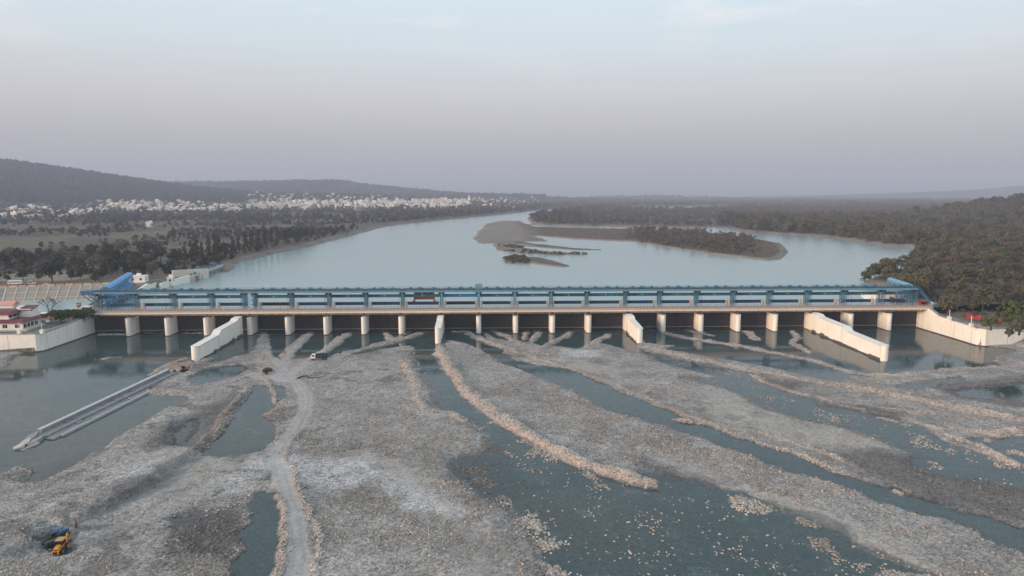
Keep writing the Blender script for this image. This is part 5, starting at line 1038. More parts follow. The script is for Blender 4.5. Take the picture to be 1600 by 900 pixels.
for k in range(27):
    if k == 11: continue
    s0 = -1.6 + k * 0.109; a = T0(s0) + np.array([0, 1.2, 0]); b = T0(s0 + 0.092) + np.array([0, 1.2, 0]); m = MB(); m.bar((a[0], a[1], 14.5), (b[0], b[1], 14.5), 0.5, 1.5); obj('block', m, ('pink_wall', 'cream_paint')[k % 2], par)

# house on the left terrace
c_ = atz(36, 516, 8.9); hs = thing('rest_house', 'white two-storey house with maroon roofs on the left terrace', 'house', (c_[0], c_[1], 8.9), 0.03)
m = MB(); m.box(-60, 0, 0, 15, -1, 3.7); obj('wall', m, 'plaster_white', hs)
def skirt(m, x0, x1, y0, y1, z, rise, o):
    vs = [(x0 - o, y0 - o, z), (x1 + o, y0 - o, z), (x1 + o, y1 + o, z), (x0 - o, y1 + o, z), (x0 + .8, y0 + .8, z + rise), (x1 - .8, y0 + .8, z + rise), (x1 - .8, y1 - .8, z + rise), (x0 + .8, y1 - .8, z + rise)]
    m.add(vs, [(0, 1, 5, 4), (1, 2, 6, 5), (2, 3, 7, 6), (3, 0, 4, 7), (4, 5, 6, 7), (3, 2, 1, 0)])
m = MB(); skirt(m, -60, 0, 0, 15, 3.75, 1.4, 1.3); obj('awning_roof', m, 'roof_maroon', hs)
m = MB(); m.box(-60, -8, 2.5, 13, 5.0, 7.6); m.box(-8.0, -7.7, 2.5, 13, 5.0, 5.9); obj('upper_wall', m, 'plaster_white', hs)
m = MB(); skirt(m, -60, -6.5, 2.0, 13.5, 7.7, 1.5, 1.0); obj('roof', m, 'roof_maroon', hs)
m = MB(); m.box(-7, -1, 9, 15.5, 3.7, 9.2); m.box(-8.4, -6.8, 10, 15, 9.2, 10.3); obj('stair_tower', m, 'plaster_white', hs); m = MB(); m.add([(-7.4, 8.4, 8.6), (-0.4, 8.4, 8.6), (-0.4, 16, 10.1), (-7.4, 16, 10.1), (-7.4, 8.4, 8.9), (-0.4, 8.4, 8.9), (-0.4, 16, 10.4), (-7.4, 16, 10.4)], [(0, 3, 2, 1), (4, 5, 6, 7), (0, 1, 5, 4), (1, 2, 6, 5), (2, 3, 7, 6), (3, 0, 4, 7)]); obj('slant_roof', m, 'roof_maroon', hs)
for x in (-28, -21, -14, -8.5, -2.6): m = MB(); m.box(x - 1.1, x + 1.1, -0.05, 0.2, 1.2, 2.9); w_ = obj('window', m, 'glass_dark', hs); m = MB(); m.box(x - 0.06, x + 0.06, -0.1, -0.05, 1.2, 2.9); obj('mullion', m, 'car_white', w_)
for y in (2.0, 5.0, 8.0, 11.2): m = MB(); m.box(-0.2, 0.05, y - 1.1, y + 1.1, 0.9, 2.9); w_ = obj('window', m, 'glass_dark', hs); m = MB(); m.box(0.05, 0.1, y - 0.06, y + 0.06, 0.9, 2.9); obj('mullion', m, 'car_white', w_)
for x in (-24, -17.6): m = MB(); m.box(x - 0.9, x + 0.9, 2.4, 2.6, 5.2, 7.2); obj('door', m, 'glass_dark', hs)
for y in (4.2, 7.5, 11): m = MB(); m.box(-8.1, -7.95, y - 1.3, y + 1.3, 5.9, 7.3); obj('window', m, 'rust_brown', hs)
m = MB(); m.box(-62, 3, -2.6, -1.6, -0.5, 0.6); m.box(2, 3, -1.6, 14, -0.5, 0.6); obj('plinth', m, 'light_concrete', hs)
p = atz(2, 497, 8.9); t = thing('gabled_hut', 'small white hut with a pink gabled roof behind the house', 'hut', (p[0] - 1, p[1] + 8, 8.9), 0.1); m = MB(); m.box(-4, 4, -3, 3, 0, 6.3); obj('wall', m, 'plaster_white', t); m = MB(); m.add([(-4.5, -3.6, 6.3), (4.5, -3.6, 6.3), (4.5, 3.6, 6.3), (-4.5, 3.6, 6.3), (-4.5, 0, 8.4), (4.5, 0, 8.4)], [(0, 1, 5, 4), (2, 3, 4, 5), (0, 4, 3), (1, 2, 5), (3, 2, 1, 0)]); obj('roof', m, 'pink_wall', t)
m = MB(); m.box(3.95, 4.05, -0.6, 0.6, 3.0, 5.2); obj('window', m, 'glass_dark', t)
p = atz(70, 500, 8.9); t = thing('gate_booth', 'pinkish porch booth between the house and the hedge', 'booth', (p[0], p[1], 8.9)); m = MB(); m.box(-2.6, 2.2, 0, 3, 0, 0.9); m.box(-2.6, -2.2, 0, 3, 0.9, 3.4); m.box(1.8, 2.2, 0, 3, 0.9, 3.4); m.box(-2.2, 1.8, 2.7, 3.0, 0.9, 3.4); obj('wall', m, 'pink_wall', t); m = MB(); m.box(-3, 2.6, -0.4, 3.4, 3.4, 3.8); obj('roof', m, 'plaster_white', t)
# hedge and bare tree on the terrace
a_ = atz(80, 506, 8.9); L = [(k * 2.1 + random.uniform(-.4, .4), random.uniform(-1.6, 1.6) + (k * 1.15), random.uniform(1.8, 4.8), random.uniform(2.1, 2.9)) for k in range(9)] + [(k * 2.4 + 1, 0.6 + k * 1.1, 5.0 - 0.1 * k, 2.6) for k in range(7)]
V, F = leaf_cloud(L, 5200, 0.4, 71); t = thing('hedge', 'big rounded dark green hedge on the left terrace', 'hedge', (a_[0], a_[1] + 1.5, 8.9)); obj('foliage', np_mesh('foliage', np.array(V), np.array(F), 'leaf_hedge'), None, t)
m = MB()
for l in L[::2]: m.tube((l[0], l[1], -0.3), (l[0], l[1], l[2]), 0.15, 0.08, 5)
obj('stem', m, 'bark', t)['kind'] = 'stuff'
def branch(m, p, d, r, n, rnd):
    q = p + d; m.tube(p, q, r, r * 0.7, 5)
    if n == 0: return
    for k in range(3 if n > 1 else 4):
        v = Vector((rnd.uniform(-1, 1), rnd.uniform(-1, 1), rnd.uniform(-0.15, 0.5))) * 0.75 + d.normalized() * 0.6; branch(m, q, v.normalized() * d.length * rnd.uniform(0.62, 0.82), r * 0.62, n - 1, rnd)
p = on_land(77, 487, 8.9); t = thing('bare_tree', 'leafless tree with two trunks standing against the canal', 'tree', (p[0], p[1], 8.9))
m = MB(); rd_ = random.Random(5); branch(m, Vector((0, 0, 0)), Vector((-0.8, 0, 3.0)), 0.28, 4, rd_); branch(m, Vector((1.0, 0.3, 0)), Vector((0.9, 0, 3.0)), 0.26, 4, rd_); obj('branches', m, 'bark', t)
# booths at the bridge ends
def booth(px, py, y, z, mats, label):
    p = aty(px, py, y); t = thing('guard_booth', label, 'booth', (p[0], y, z)); m = MB(); m.box(-2.0, 2.0, -1.3, 1.3, 0, 1.2); m.box(-2.0, -1.6, -1.3, 1.3, 1.2, 2.9); m.box(1.6, 2.0, -1.3, 1.3, 1.2, 2.9); m.box(-1.6, 1.6, 1.0, 1.3, 1.2, 2.9); obj('wall', m, mats[0], t)
    m = MB(); m.box(-0.5, 0.5, -1.34, -1.3, 0, 2.5); obj('door', m, mats[1], t); m = MB(); m.box(-2.4, 2.4, -1.7, 1.7, 2.9, 3.3); obj('roof', m, mats[2], t)
booth(136, 484, 3.5, 13.0, ('brick_red', 'bright_blue', 'white_cap'), 'red guard booth with blue door and white roof at the left bridge end')
booth(1442, 476, 5.0, 13.0, ('red_paint', 'glass_dark', 'red_paint'), 'dark red guard booth at the right bridge end')
# right approach road, barrier cloth
m = MB(); pts = [(236, 1.5), (236, 8.5), (262, 22), (300, 30), (330, 30), (330, 22), (302, 22), (266, 14)]
tag(obj('approach_road', MB().add([(x, y, 12.9 if x < 240 else 12.2) for x, y in pts], [tuple(range(7, -1, -1))]), 'asphalt'), 'grey approach road at the right bridge end', kind='structure')
a_, b_ = on_land(1509, 490, 11), on_land(1566, 498, 11); t = thing('cloth_fence', 'red cloth screen fence along the right bank road', 'fence', (a_[0], a_[1], 10.0)); m = MB(); n = 15; d = np.array([b_[0] - a_[0], b_[1] - a_[1]])
vs = []; fs = []
for k in range(n):
    f = k / (n - 1)
    if abs(f - 0.6) < 0.04: pass
    for zz in (0.2, 2.5): w_ = 0.25 * math.sin(k * 1.9 + zz); vs.append((d[0] * f + w_, d[1] * f, zz + 0.3 * math.sin(k * 1.3) * (zz > 1)))
for k in range(n - 1):
    if k != 8: fs.append((2 * k, 2 * k + 2, 2 * k + 3, 2 * k + 1))
m.add(vs, fs); o = obj('cloth', m, 'red_paint', t); md = o.modifiers.new('thick', 'SOLIDIFY'); md.thickness = 0.05
for k in range(0, n, 2): m = MB(); f = k / (n - 1); m.tube((d[0] * f, d[1] * f + 0.3, -1), (d[0] * f, d[1] * f + 0.3, 3.7), 0.09, n=6); obj('post', m, 'bark', t)

# ------------------------------------------------------------------ broken concrete guide wall in the left channel
F_ = np.array([-152.8, -81.0]); N_ = np.array([-159.3, -157.5]); d = N_ - F_; L_ = float(np.linalg.norm(d)); gw = thing('guide_wall', 'broken grey concrete guide wall with a stepped section lying in the left channel', 'wall', (F_[0], F_[1], 0), math.atan2(d[1], d[0]))
# local x runs toward the camera, local +y toward the right bank
m = MB(); m.box(0, L_, -0.6, 0.8, -1.5, 1.95); obj('parapet', m, 'grey_concrete', gw, bevel=0.06); m = MB(); m.box(-0.2, L_ + 0.3, -0.7, 0.9, 1.95, 2.15); obj('coping', m, 'light_concrete', gw, bevel=0.05)
m = MB(); m.box(0.0, L_ + 3, 0.8, 3.9, -1.5, 0.7); obj('upper_ledge', m, 'grey_concrete', gw, bevel=0.08); m = MB(); m.box(0.4, L_ + 2, 3.9, 4.7, -1.5, 1.3); obj('rib_wall', m, 'grey_concrete', gw, bevel=0.08)
m = MB(); m.box(26, L_ + 4, 4.7, 7.6, -1.5, 0.5); obj('lower_ledge', m, 'grey_concrete', gw, bevel=0.1); m = MB(); m.box(24, L_ + 1.0, 7.6, 8.2, -1.5, 0.8); obj('edge_beam', m, 'light_concrete', gw, bevel=0.08)
for k in range(14):
    x = rng.uniform(6, L_ - 4); y = rng.choice([1.6, 2.8, 5.4, 6.6]); s = rng.uniform(0.5, 1.3); m = MB(); m.box(-s, s, -s * .45, s * .45, -.3, s * .3); o = obj('broken_slab', m, 'grey_concrete', gw, (x, y, 0.8 if y < 3.5 else 0.58), rng.uniform(-.5, .5), 0.05); o.rotation_euler.x = rng.uniform(-.2, .2)
for (x, y, z, sx, sy, sz, rx, ry) in ((L_ + 4.5, 0.4, 0.3, 4.5, 1.3, 0.9, 0.12, 0.14), (L_ + 8.5, 1.2, 0.1, 3.2, 1.1, 0.8, -0.2, 0.12), (L_ + 6.5, 3.2, 0.0, 4.2, 1.2, 0.8, 0.15, 0.08), (L_ + 11.5, 2.0, -0.1, 2.0, 1.3, 0.9, 0.1, 0.2), (L_ + 9.5, 4.4, -0.2, 3.2, 0.9, 0.6, 0.25, 0.1), (L_ + 12.6, 4.4, -0.15, 1.3, 0.6, 0.3, 0.2, -0.3)):
    m = MB(); n = 7; P = [(sx * math.cos(a) * rng.uniform(.8, 1.1), sy * math.sin(a) * rng.uniform(.8, 1.1)) for a in [2 * math.pi * k / n for k in range(n)]]; m.prism(P, -1.2, [sz * rng.uniform(.7, 1.2) for _ in range(n)]); o = obj('rubble_block', m, 'pale_concrete' if x > L_ + 8 else 'grey_concrete', gw, (x, y, z)); o.rotation_euler = (rx, ry, rng.uniform(-.2, .2))

# ------------------------------------------------------------------ vehicles (local +x is forward)
def wheel(t, x, y, r, w, rim='bucket_steel'):
    m = MB(); m.tube((x, y - w / 2, r), (x, y + w / 2, r), r, n=14); o = obj('wheel', m, 'tyre', t, bevel=0.04); m = MB(); s = 1 if y > 0 else -1; m.tube((x, y + s * w * 0.3, r), (x, y + s * (w / 2 + 0.02), r), r * 0.55, n=10); obj('rim', m, rim, o); return o
def put(px, py, z=None):
    p = atz(px, py, 0.8); z = bed_z(p[0], p[1]); p = atz(px, py, z); return p[0], p[1], bed_z(p[0], p[1])
# tipper truck
x, y, z = put(499, 562); tk = thing('tipper_truck', 'tipper truck with white cab and dark body waiting on the gravel track', 'truck', (x, y, z), math.radians(192), scale=1.0)
m = MB(); m.box(-3.8, 3.4, -0.45, 0.45, 0.75, 1.1); obj('chassis', m, 'black', tk)
m = MB(); P = [(1.75, 0.85), (3.6, 0.85), (3.72, 1.3), (3.62, 1.9), (3.3, 2.75), (1.75, 2.85)]; m.add([(a, -1.2, b) for a, b in P] + [(a, 1.2, b) for a, b in P], [tuple(range(6)), tuple(range(11, 5, -1))] + [(i, 6 + i, 6 + (i + 1) % 6, (i + 1) % 6) for i in range(6)]); cb = obj('cab', m, 'car_white', tk, bevel=0.08)
m = MB(); m.add([(3.645, -1.0, 1.95), (3.645, 1.0, 1.95), (3.36, 1.0, 2.65), (3.36, -1.0, 2.65)], [(0, 1, 2, 3)]); obj('windscreen', m, 'glass_dark', cb)
for s in (-1, 1): m = MB(); m.box(2.2, 3.2, s * 1.2 - 0.02, s * 1.2 + 0.02, 1.9, 2.6); obj('side_window', m, 'glass_dark', cb)
for s in (-1, 1): m = MB(); m.box(3.68, 3.76, s * 0.9 - 0.15, s * 0.9 + 0.15, 1.05, 1.3); obj('headlight', m, 'light_concrete', cb)
m = MB(); m.box(3.6, 3.85, -1.2, 1.2, 0.55, 0.85); obj('bumper', m, 'red_paint', tk)
m = MB(); m.box(-3.9, 1.55, -1.25, 1.25, 1.15, 1.3); m.box(-3.9, 1.55, -1.25, -1.15, 1.3, 2.75); m.box(-3.9, 1.55, 1.15, 1.25, 1.3, 2.75); m.box(1.45, 1.55, -1.15, 1.15, 1.3, 3.0); m.box(-3.9, -3.8, -1.15, 1.15, 1.3, 2.75); bd = obj('tipper_body', m, 'tipper_blue', tk)
for k in range(6):
    for s in (-1, 1): m = MB(); m.box(-3.5 + k * 0.95, -3.38 + k * 0.95, s * 1.3 - 0.05, s * 1.3 + 0.05, 1.2, 2.75); obj('body_rib', m, 'tipper_blue', bd)
for xx in (2.6, -1.6, -2.9):
    for s in (-1, 1): wheel(tk, xx, s * 1.02, 0.52, 0.36)
# rusty trolley
x, y, z = put(418, 584); tr = thing('tractor_trolley', 'rusty brown tractor trolley standing alone on the gravel', 'trolley', (x, y, z), math.radians(28))
m = MB(); m.box(-1.9, 1.9, -1.05, 1.05, 0.95, 1.1); m.box(-1.9, 1.9, -1.05, -0.97, 1.1, 2.0); m.box(-1.9, 1.9, 0.97, 1.05, 1.1, 2.0); m.box(-1.9, -1.82, -0.97, 0.97, 1.1, 2.0); m.box(1.82, 1.9, -0.97, 0.97, 1.1, 2.3); obj('trolley_body', m, 'rust_brown', tr)
m = MB(); m.prism([(1.7, -.9), (1.7, .9), (.4, .95), (-1.0, .9), (-1.7, .9), (-1.7, -.9), (-.6, -.95)], 1.1, [2.0, 2.1, 2.6, 2.3, 1.8, 1.8, 2.4]); obj('soil_load', m, 'soil', tr); m = MB(); m.bar((1.9, 0, 1.0), (3.4, 0, 0.6), 0.16); m.bar((1.9, -0.6, 1.0), (2.9, 0, 0.75), 0.1); m.bar((1.9, 0.6, 1.0), (2.9, 0, 0.75), 0.1); obj('drawbar', m, 'rust_brown', tr)
for s in (-1, 1): wheel(tr, -0.5, s * 0.9, 0.5, 0.3); 
# driftwood
x, y, z = put(478, 590); t = thing('driftwood', 'dark bent driftwood log lying on the gravel near the truck', 'log', (x, y, z)); m = MB(); P = [Vector(p) for p in ((-3.2, -2.0, .2), (-1.6, .3, .5), (.6, .8, .6), (1.2, -1.3, .4), (3.2, -1.6, .3), (6.2, -1.2, .2))]
for i in range(5): m.tube(P[i], P[i + 1], 0.3 - .03 * i, 0.27 - .03 * i, 7)
obj('log', m, 'bark', t)
# backhoe loader
x, y, z = put(95, 861); bh = thing('backhoe_loader', 'yellow backhoe loader with tan canopy and lowered front bucket', 'backhoe loader', (x, y, z), math.radians(-82), scale=0.98)
m = MB(); m.box(-1.6, 1.9, -0.42, 0.42, 0.55, 1.05); obj('chassis', m, 'black', bh)
m = MB(); P = [(0.45, 0.95), (2.0, 0.95), (2.05, 1.35), (1.9, 1.62), (0.45, 1.8)]; m.add([(a, -0.42, b) for a, b in P] + [(a, 0.42, b) for a, b in P], [tuple(range(5)), tuple(range(9, 4, -1))] + [(i, 5 + i, 5 + (i + 1) % 5, (i + 1) % 5) for i in range(5)]); hd = obj('hood', m, 'loader_yellow', bh, bevel=0.05); m = MB(); m.box(2.03, 2.1, -0.34, 0.34, 1.0, 1.35); obj('grille', m, 'black', hd)
cb = None; m = MB(); m.box(-1.15, 0.45, -0.7, 0.7, 1.0, 1.5); cb = obj('cab', m, 'loader_yellow', bh)
m = MB()
for xx in (-1.1, 0.4):
    for s in (-0.66, 0.66): m.bar((xx, s, 1.5), (xx * 0.92, s * 0.95, 2.6), 0.1)
obj('cab_pillar', m, 'black', cb); m = MB(); m.box(-1.02, 0.36, -0.6, 0.6, 1.5, 2.58); obj('cab_glass', m, 'glass_dark', cb)
m = MB(); m.box(-1.3, 0.65, -0.85, 0.85, 2.6, 2.75); obj('canopy', m, 'canvas_tan', bh, bevel=0.05)
for s in (-1, 1):
    m = MB(); m.bar((0.3, s * 0.62, 1.45), (2.2, s * 0.58, 1.1), 0.16, 0.26); m.bar((2.2, s * 0.58, 1.1), (2.95, s * 0.58, 0.4), 0.16, 0.24); ar = obj('loader_arm', m, 'loader_yellow', bh); m = MB(); m.tube((0.8, s * 0.62, 1.1), (2.2, s * 0.58, 0.85), 0.06, n=6); obj('hydraulic_ram', m, 'bucket_steel', ar)
m = MB(); m.box(2.15, 2.35, -0.66, 0.66, 0.95, 1.15); obj('cross_tube', m, 'loader_yellow', bh)
m = MB(); P = [(2.85, 0.75), (2.8, 0.2), (3.1, 0.03), (3.95, 0.05), (3.95, 0.1), (3.15, 0.15), (2.95, 0.3), (2.98, 0.72)]; n = len(P); m.add([(a, -1.2, b) for a, b in P] + [(a, 1.2, b) for a, b in P], [tuple(range(n)), tuple(range(2 * n - 1, n - 1, -1))] + [(i, n + i, n + (i + 1) % n, (i + 1) % n) for i in range(n)]); m.add([(2.85, -1.2, .75), (3.95, -1.2, .06), (2.8, -1.2, .1), (2.85, -1.16, .75), (3.95, -1.16, .06), (2.8, -1.16, .1)], [(0, 1, 2), (5, 4, 3)]); m.add([(2.85, 1.16, .75), (3.95, 1.16, .06), (2.8, 1.16, .1), (2.85, 1.2, .75), (3.95, 1.2, .06), (2.8, 1.2, .1)], [(0, 1, 2), (5, 4, 3)]); bk = obj('bucket', m, 'bucket_steel', bh)
for s in (-1, 1): wheel(bh, 1.35, s * 0.85, 0.48, 0.34, 'loader_yellow'); wheel(bh, -0.85, s * 0.92, 0.72, 0.46, 'loader_yellow')
m = MB(); m.bar((-1.6, 0.5, 0.9), (-2.2, 0.62, 3.0), 0.26, 0.34); m.bar((-2.2, 0.62, 3.0), (-1.9, 0.75, 3.2), 0.22, 0.3); obj('boom', m, 'loader_yellow', bh); m = MB(); m.bar((-1.9, 0.75, 3.2), (-2.5, 0.9, 1.5), 0.2, 0.26); obj('stick', m, 'loader_yellow', bh); m = MB(); m.box(-2.9, -2.2, 0.6, 1.2, 0.75, 1.45); obj('digging_bucket', m, 'bucket_steel', bh, bevel=0.06)
# blue tractor and its trailer behind the loader
x, y, z = put(91, 840); tc_ = thing('tractor', 'blue tractor half hidden behind the backhoe loader', 'tractor', (x + 0.2, y + 0.2, z - 0.2), math.radians(70), scale=0.95)
m = MB(); m.box(0.2, 2.2, -0.4, 0.4, 0.8, 1.6); m.box(2.2, 2.32, -0.32, 0.32, 0.9, 1.5); obj('hood', m, 'tractor_blue', tc_, bevel=0.08); m = MB(); m.box(-0.9, 0.2, -0.3, 0.3, 0.7, 1.2); m.box(-0.9, -0.5, -0.35, 0.35, 1.2, 1.8); obj('seat', m, 'black', tc_)
m = MB(); m.box(-1.2, 0.5, -0.85, 0.85, 2.5, 2.65)
for xx in (-1.05, 0.35):
    for s in (-.7, .7): m.bar((xx, s, 1.2), (xx, s, 2.5), 0.08)
obj('canopy', m, 'tractor_blue', tc_)
for s in (-1, 1): m = MB(); m.box(-1.2, -0.1, s * 0.85 - .22, s * 0.85 + .22, 1.52, 1.62); obj('mudguard', m, 'tractor_blue', tc_); wheel(tc_, -0.65, s * 0.85, 0.75, 0.4, 'tractor_blue'); wheel(tc_, 1.7, s * 0.65, 0.42, 0.26, 'tractor_blue')
x, y, z = put(76, 855); tl = thing('farm_trailer', 'dark open trailer loaded beside the backhoe loader', 'trailer', (x + 0.4, y + 0.8, z - 0.15), math.radians(62), scale=0.95)
m = MB(); m.box(-1.9, 1.9, -1.0, 1.0, 0.8, 0.95); m.box(-1.9, 1.9, -1.0, -0.92, 0.95, 1.6); m.box(-1.9, 1.9, 0.92, 1.0, 0.95, 1.6); m.box(1.82, 1.9, -0.92, 0.92, 0.95, 1.6); m.box(-1.9, -1.82, -0.92, 0.92, 0.95, 1.6); obj('trailer_body', m, 'tipper_blue', tl); m = MB(); m.prism([(1.75, -.9), (1.75, .9), (0, .9), (-1.75, .9), (-1.75, -.9), (0, -.9)], 0.96, [1.35, 1.3, 1.75, 1.4, 1.35, 1.6]); obj('gravel_load', m, 'soil', tl)
for s in (-1, 1): wheel(tl, -0.3, s * 0.85, 0.45, 0.28)
# tracked excavator at the tip of the long divide wall
x, y, z = put(288, 578); ex = thing('excavator', 'orange tracked excavator digging at the tip of the long divide wall', 'excavator', (x, y, z), math.radians(225), scale=0.9)
for s in (-1, 1): m = MB(); P = [(-1.6, .1), (1.6, .1), (1.95, .45), (1.6, .8), (-1.6, .8), (-1.95, .45)]; m.add([(a, s * .95 - .28, b) for a, b in P] + [(a, s * .95 + .28, b) for a, b in P], [tuple(range(6)), tuple(range(11, 5, -1))] + [(i, 6 + i, 6 + (i + 1) % 6, (i + 1) % 6) for i in range(6)]); obj('track', m, 'tyre', ex)
m = MB(); m.box(-1.9, 0.9, -1.15, 1.15, 0.95, 1.9); m.box(-1.9, -0.9, -1.15, 1.15, 1.9, 2.15); obj('house', m, 'rust_orange', ex, bevel=0.1).name = 'engine_housing'; m = MB(); m.box(0.0, 1.3, 0.25, 1.15, 1.1, 2.8); c2 = obj('cab', m, 'black', ex, bevel=0.08); m = MB(); m.box(0.1, 1.33, 0.33, 1.18, 1.9, 2.65); obj('cab_glass', m, 'glass_dark', c2)
m = MB(); m.bar((0.8, -0.3, 1.5), (2.6, -0.3, 4.3), 0.4, 0.55); m.bar((2.6, -0.3, 4.3), (4.8, -0.3, 4.0), 0.36, 0.5); obj('boom', m, 'loader_yellow', ex); m = MB(); m.bar((4.8, -0.3, 4.2), (4.6, -0.3, 1.4), 0.3, 0.42); obj('stick', m, 'loader_yellow', ex); m = MB(); P = [(4.2, 1.6), (4.9, 1.5), (5.1, 0.7), (4.3, 0.35), (3.8, 0.8)]; m.add([(a, -0.85, b) for a, b in P] + [(a, .25, b) for a, b in P], [tuple(range(5)), tuple(range(9, 4, -1))] + [(i, 5 + i, 5 + (i + 1) % 5, (i + 1) % 5) for i in range(5)]); obj('bucket', m, 'bucket_steel', ex)
# road vehicles
def car(name, cat, label, loc, rz, body, s=1.0, tall=0.0):
    t = thing(name, label, cat, loc, rz, scale=s); m = MB(); P = [(-2.1, .35), (2.1, .35), (2.15, .75), (1.2, .95), (0.5, 1.45 + tall), (-1.3, 1.5 + tall), (-2.0, 1.0 + tall * .7), (-2.15, .8)]; n = len(P); m.add([(a, -.85, b) for a, b in P] + [(a, .85, b) for a, b in P], [tuple(range(n)), tuple(range(2 * n - 1, n - 1, -1))] + [(i, n + i, n + (i + 1) % n, (i + 1) % n) for i in range(n)]); b = obj('body', m, body, t, bevel=0.06)
    for sy in (-1, 1): m = MB(); m.box(-1.4, 0.55, sy * .86 - .02, sy * .86 + .02, .98, 1.38 + tall); obj('side_window', m, 'glass_dark', b)
    m = MB(); m.add([(1.12, -.7, .99), (1.12, .7, .99), (0.55, .7, 1.42 + tall), (0.55, -.7, 1.42 + tall)], [(0, 1, 2, 3)]); o = obj('windscreen', m, 'glass_dark', b); o.location = (0.03, 0, 0.03)
    for xx in (-1.35, 1.35):
        for sy in (-1, 1): wheel(t, xx, sy * .8, .33, .22)
    return t
p = aty(1459, 477, 14); car('parked_car', 'car', 'white car on the approach road at the right bridge end', (p[0], 14.5, 12.35), 0.5, 'car_white')
p = on_land(73, 446); car('parked_car', 'car', 'white car on the embankment road left of the tall dark tree', (p[0], p[1], p[2]), 0.2, 'car_white', 1.1); p = on_land(50, 444); car('parked_van', 'van', 'white van between the bus and the car on the embankment road', (p[0], p[1], p[2]), 0.2, 'car_white', 1.15, 0.5)
p = aty(70, 505, -8); car('parked_car', 'car', 'white car parked between the house and the hedge', (p[0], -6, 8.95), 2.3, 'car_white'); car('parked_car', 'car', 'white car at the back corner of the house', (*atz(57, 492, 8.9)[:2], 8.95), 0.4, 'car_white')
p = on_land(24, 445); t = thing('bus', 'long white bus parked on the embankment road', 'bus', (p[0], p[1], p[2]), 0.18); m = MB(); m.box(-4.2, 4.2, -1.2, 1.2, 0.5, 3.0); b = obj('body', m, 'car_white', t, bevel=0.15)
for k in range(6): m = MB(); m.box(-3.8 + k * 1.3, -2.8 + k * 1.3, -1.23, -1.18, 1.7, 2.5); obj('window', m, 'glass_dark', b)
for xx in (-2.8, 2.8):
    for s in (-1, 1): wheel(t, xx, s * 1.05, 0.5, 0.3)
p = aty(120, 481, 16); t = thing('auto_rickshaw', 'orange three-wheeler coming onto the left bridge approach', 'rickshaw', (p[0], 18, 12.95), math.radians(-70), scale=1.5); m = MB(); m.box(-1.2, 0.6, -.65, .65, .35, 1.1); m.add([(0.6, -.65, .35), (1.35, -.2, .4), (1.35, .2, .4), (.6, .65, .35), (.6, -.65, 1.1), (1.1, -.25, 1.05), (1.1, .25, 1.05), (.6, .65, 1.1)], [(3, 2, 1, 0), (4, 5, 6, 7), (0, 1, 5, 4), (1, 2, 6, 5), (2, 3, 7, 6), (3, 0, 4, 7)]); obj('body', m, 'rust_orange', t); m = MB(); m.box(-1.25, .7, -.7, .7, 1.7, 1.85); m.bar((-1.15, -.6, 1.1), (-1.15, -.6, 1.7), .08); m.bar((-1.15, .6, 1.1), (-1.15, .6, 1.7), .08); m.bar((.6, -.6, 1.1), (.6, -.6, 1.7), .08); m.bar((.6, .6, 1.1), (.6, .6, 1.7), .08); obj('canopy', m, 'black', t)
wheel(t, 1.0, 0, .25, .12); wheel(t, -.8, .55, .25, .14); wheel(t, -.8, -.55, .25, .14)

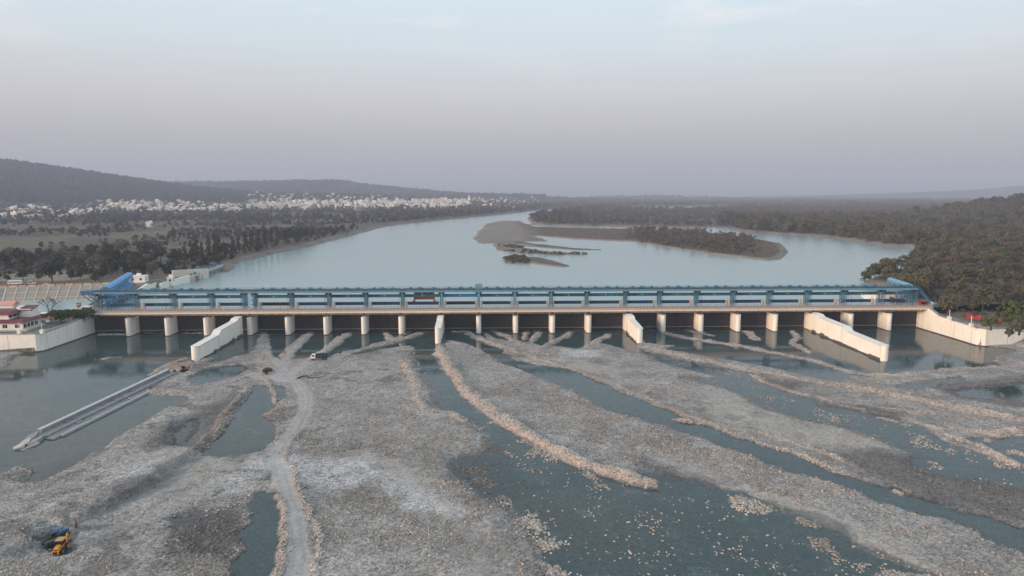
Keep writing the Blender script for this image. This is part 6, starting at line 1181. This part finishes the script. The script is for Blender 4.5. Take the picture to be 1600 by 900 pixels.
# ------------------------------------------------------------------ the man on the gravel
def person(name, label, loc, rz):
    t = thing(name, label, 'person', loc, rz)
    V = [(0, 0, .95), (0, 0, 1.15), (0, 0.01, 1.38), (0, 0.02, 1.5), (0, 0.04, 1.62), (0.01, 0.05, 1.72)]; E = [(0, 1), (1, 2), (2, 3), (3, 4), (4, 5)]; R = [.16, .15, .17, .07, .1, .09]
    for s in (-1, 1):
        b = len(V); V += [(s * .11, 0, .88), (s * .13, .06 * s, .5), (s * .13, -.04 * s, .09), (s * .14, .1 - .04 * s, .04)]; E += [(0, b), (b, b + 1), (b + 1, b + 2), (b + 2, b + 3)]; R += [.11, .075, .05, .045]
        b = len(V); V += [(s * .2, 0, 1.4), (s * .27, -.03, 1.12), (s * .26, .1, .9), (s * .25, .14, .82)]; E += [(2, b), (b, b + 1), (b + 1, b + 2), (b + 2, b + 3)]; R += [.075, .055, .042, .04]
        h = len(V) - 1
        for k in range(4): V += [(s * (.25 + .02 * (k - 1.5)), .16, .76), (s * (.245 + .02 * (k - 1.5)), .15 - .01, .71 + .005 * k)]; n = len(V); E += [(h, n - 2), (n - 2, n - 1)]; R += [.011, .009]
        V.append((s * .215, .17, .79)); E.append((h, len(V) - 1)); R.append(.012)
    me = bpy.data.meshes.new('body'); me.from_pydata(V, E, []); o = link(bpy.data.objects.new('body', me), t)
    md = o.modifiers.new('skin', 'SKIN'); sv = me.skin_vertices[0].data
    for i, r in enumerate(R): sv[i].radius = (r, r); sv[i].use_root = (i == 0)
    o.modifiers.new('sub', 'SUBSURF').levels = 1; me.materials.append(MATS['skin'])
    m = MB(); n = 10
    def ring(z, rx, ry): return [(rx * math.cos(2 * math.pi * k / n), ry * math.sin(2 * math.pi * k / n), z) for k in range(n)]
    rs = [ring(.86, .24, .19), ring(1.1, .22, .18), ring(1.36, .26, .19), ring(1.46, .16, .13)]; m.add(sum(rs, []), [(a * n + k, a * n + (k + 1) % n, (a + 1) * n + (k + 1) % n, (a + 1) * n + k) for a in range(3) for k in range(n)]); obj('shirt', m, 'cloth_red', t)
    m = MB()
    for s in (-1, 1): m.tube((s * .11, 0, .95), (s * .13, .06 * s, .5), .15, .12, 9); m.tube((s * .13, .06 * s, .5), (s * .13, -.04 * s, .1), .115, .09, 9)
    obj('trousers', m, 'cloth_dark', t)
    m = MB(); rs = [ring(1.66, .115, .12), ring(1.74, .11, .115), ring(1.8, .06, .06)]; m.add([(x, y + .02, z) for x, y, z in sum(rs, [])], [(a * n + k, a * n + (k + 1) % n, (a + 1) * n + (k + 1) % n, (a + 1) * n + k) for a in range(2) for k in range(n)] + [tuple(range(2 * n, 3 * n))]); obj('hair', m, 'hair', t)
    return t
x, y, z = put(119, 825); person('person', 'person in a dark red shirt standing beside the backhoe loader', (x, y, z), 2.4).scale = (1.15,) * 3
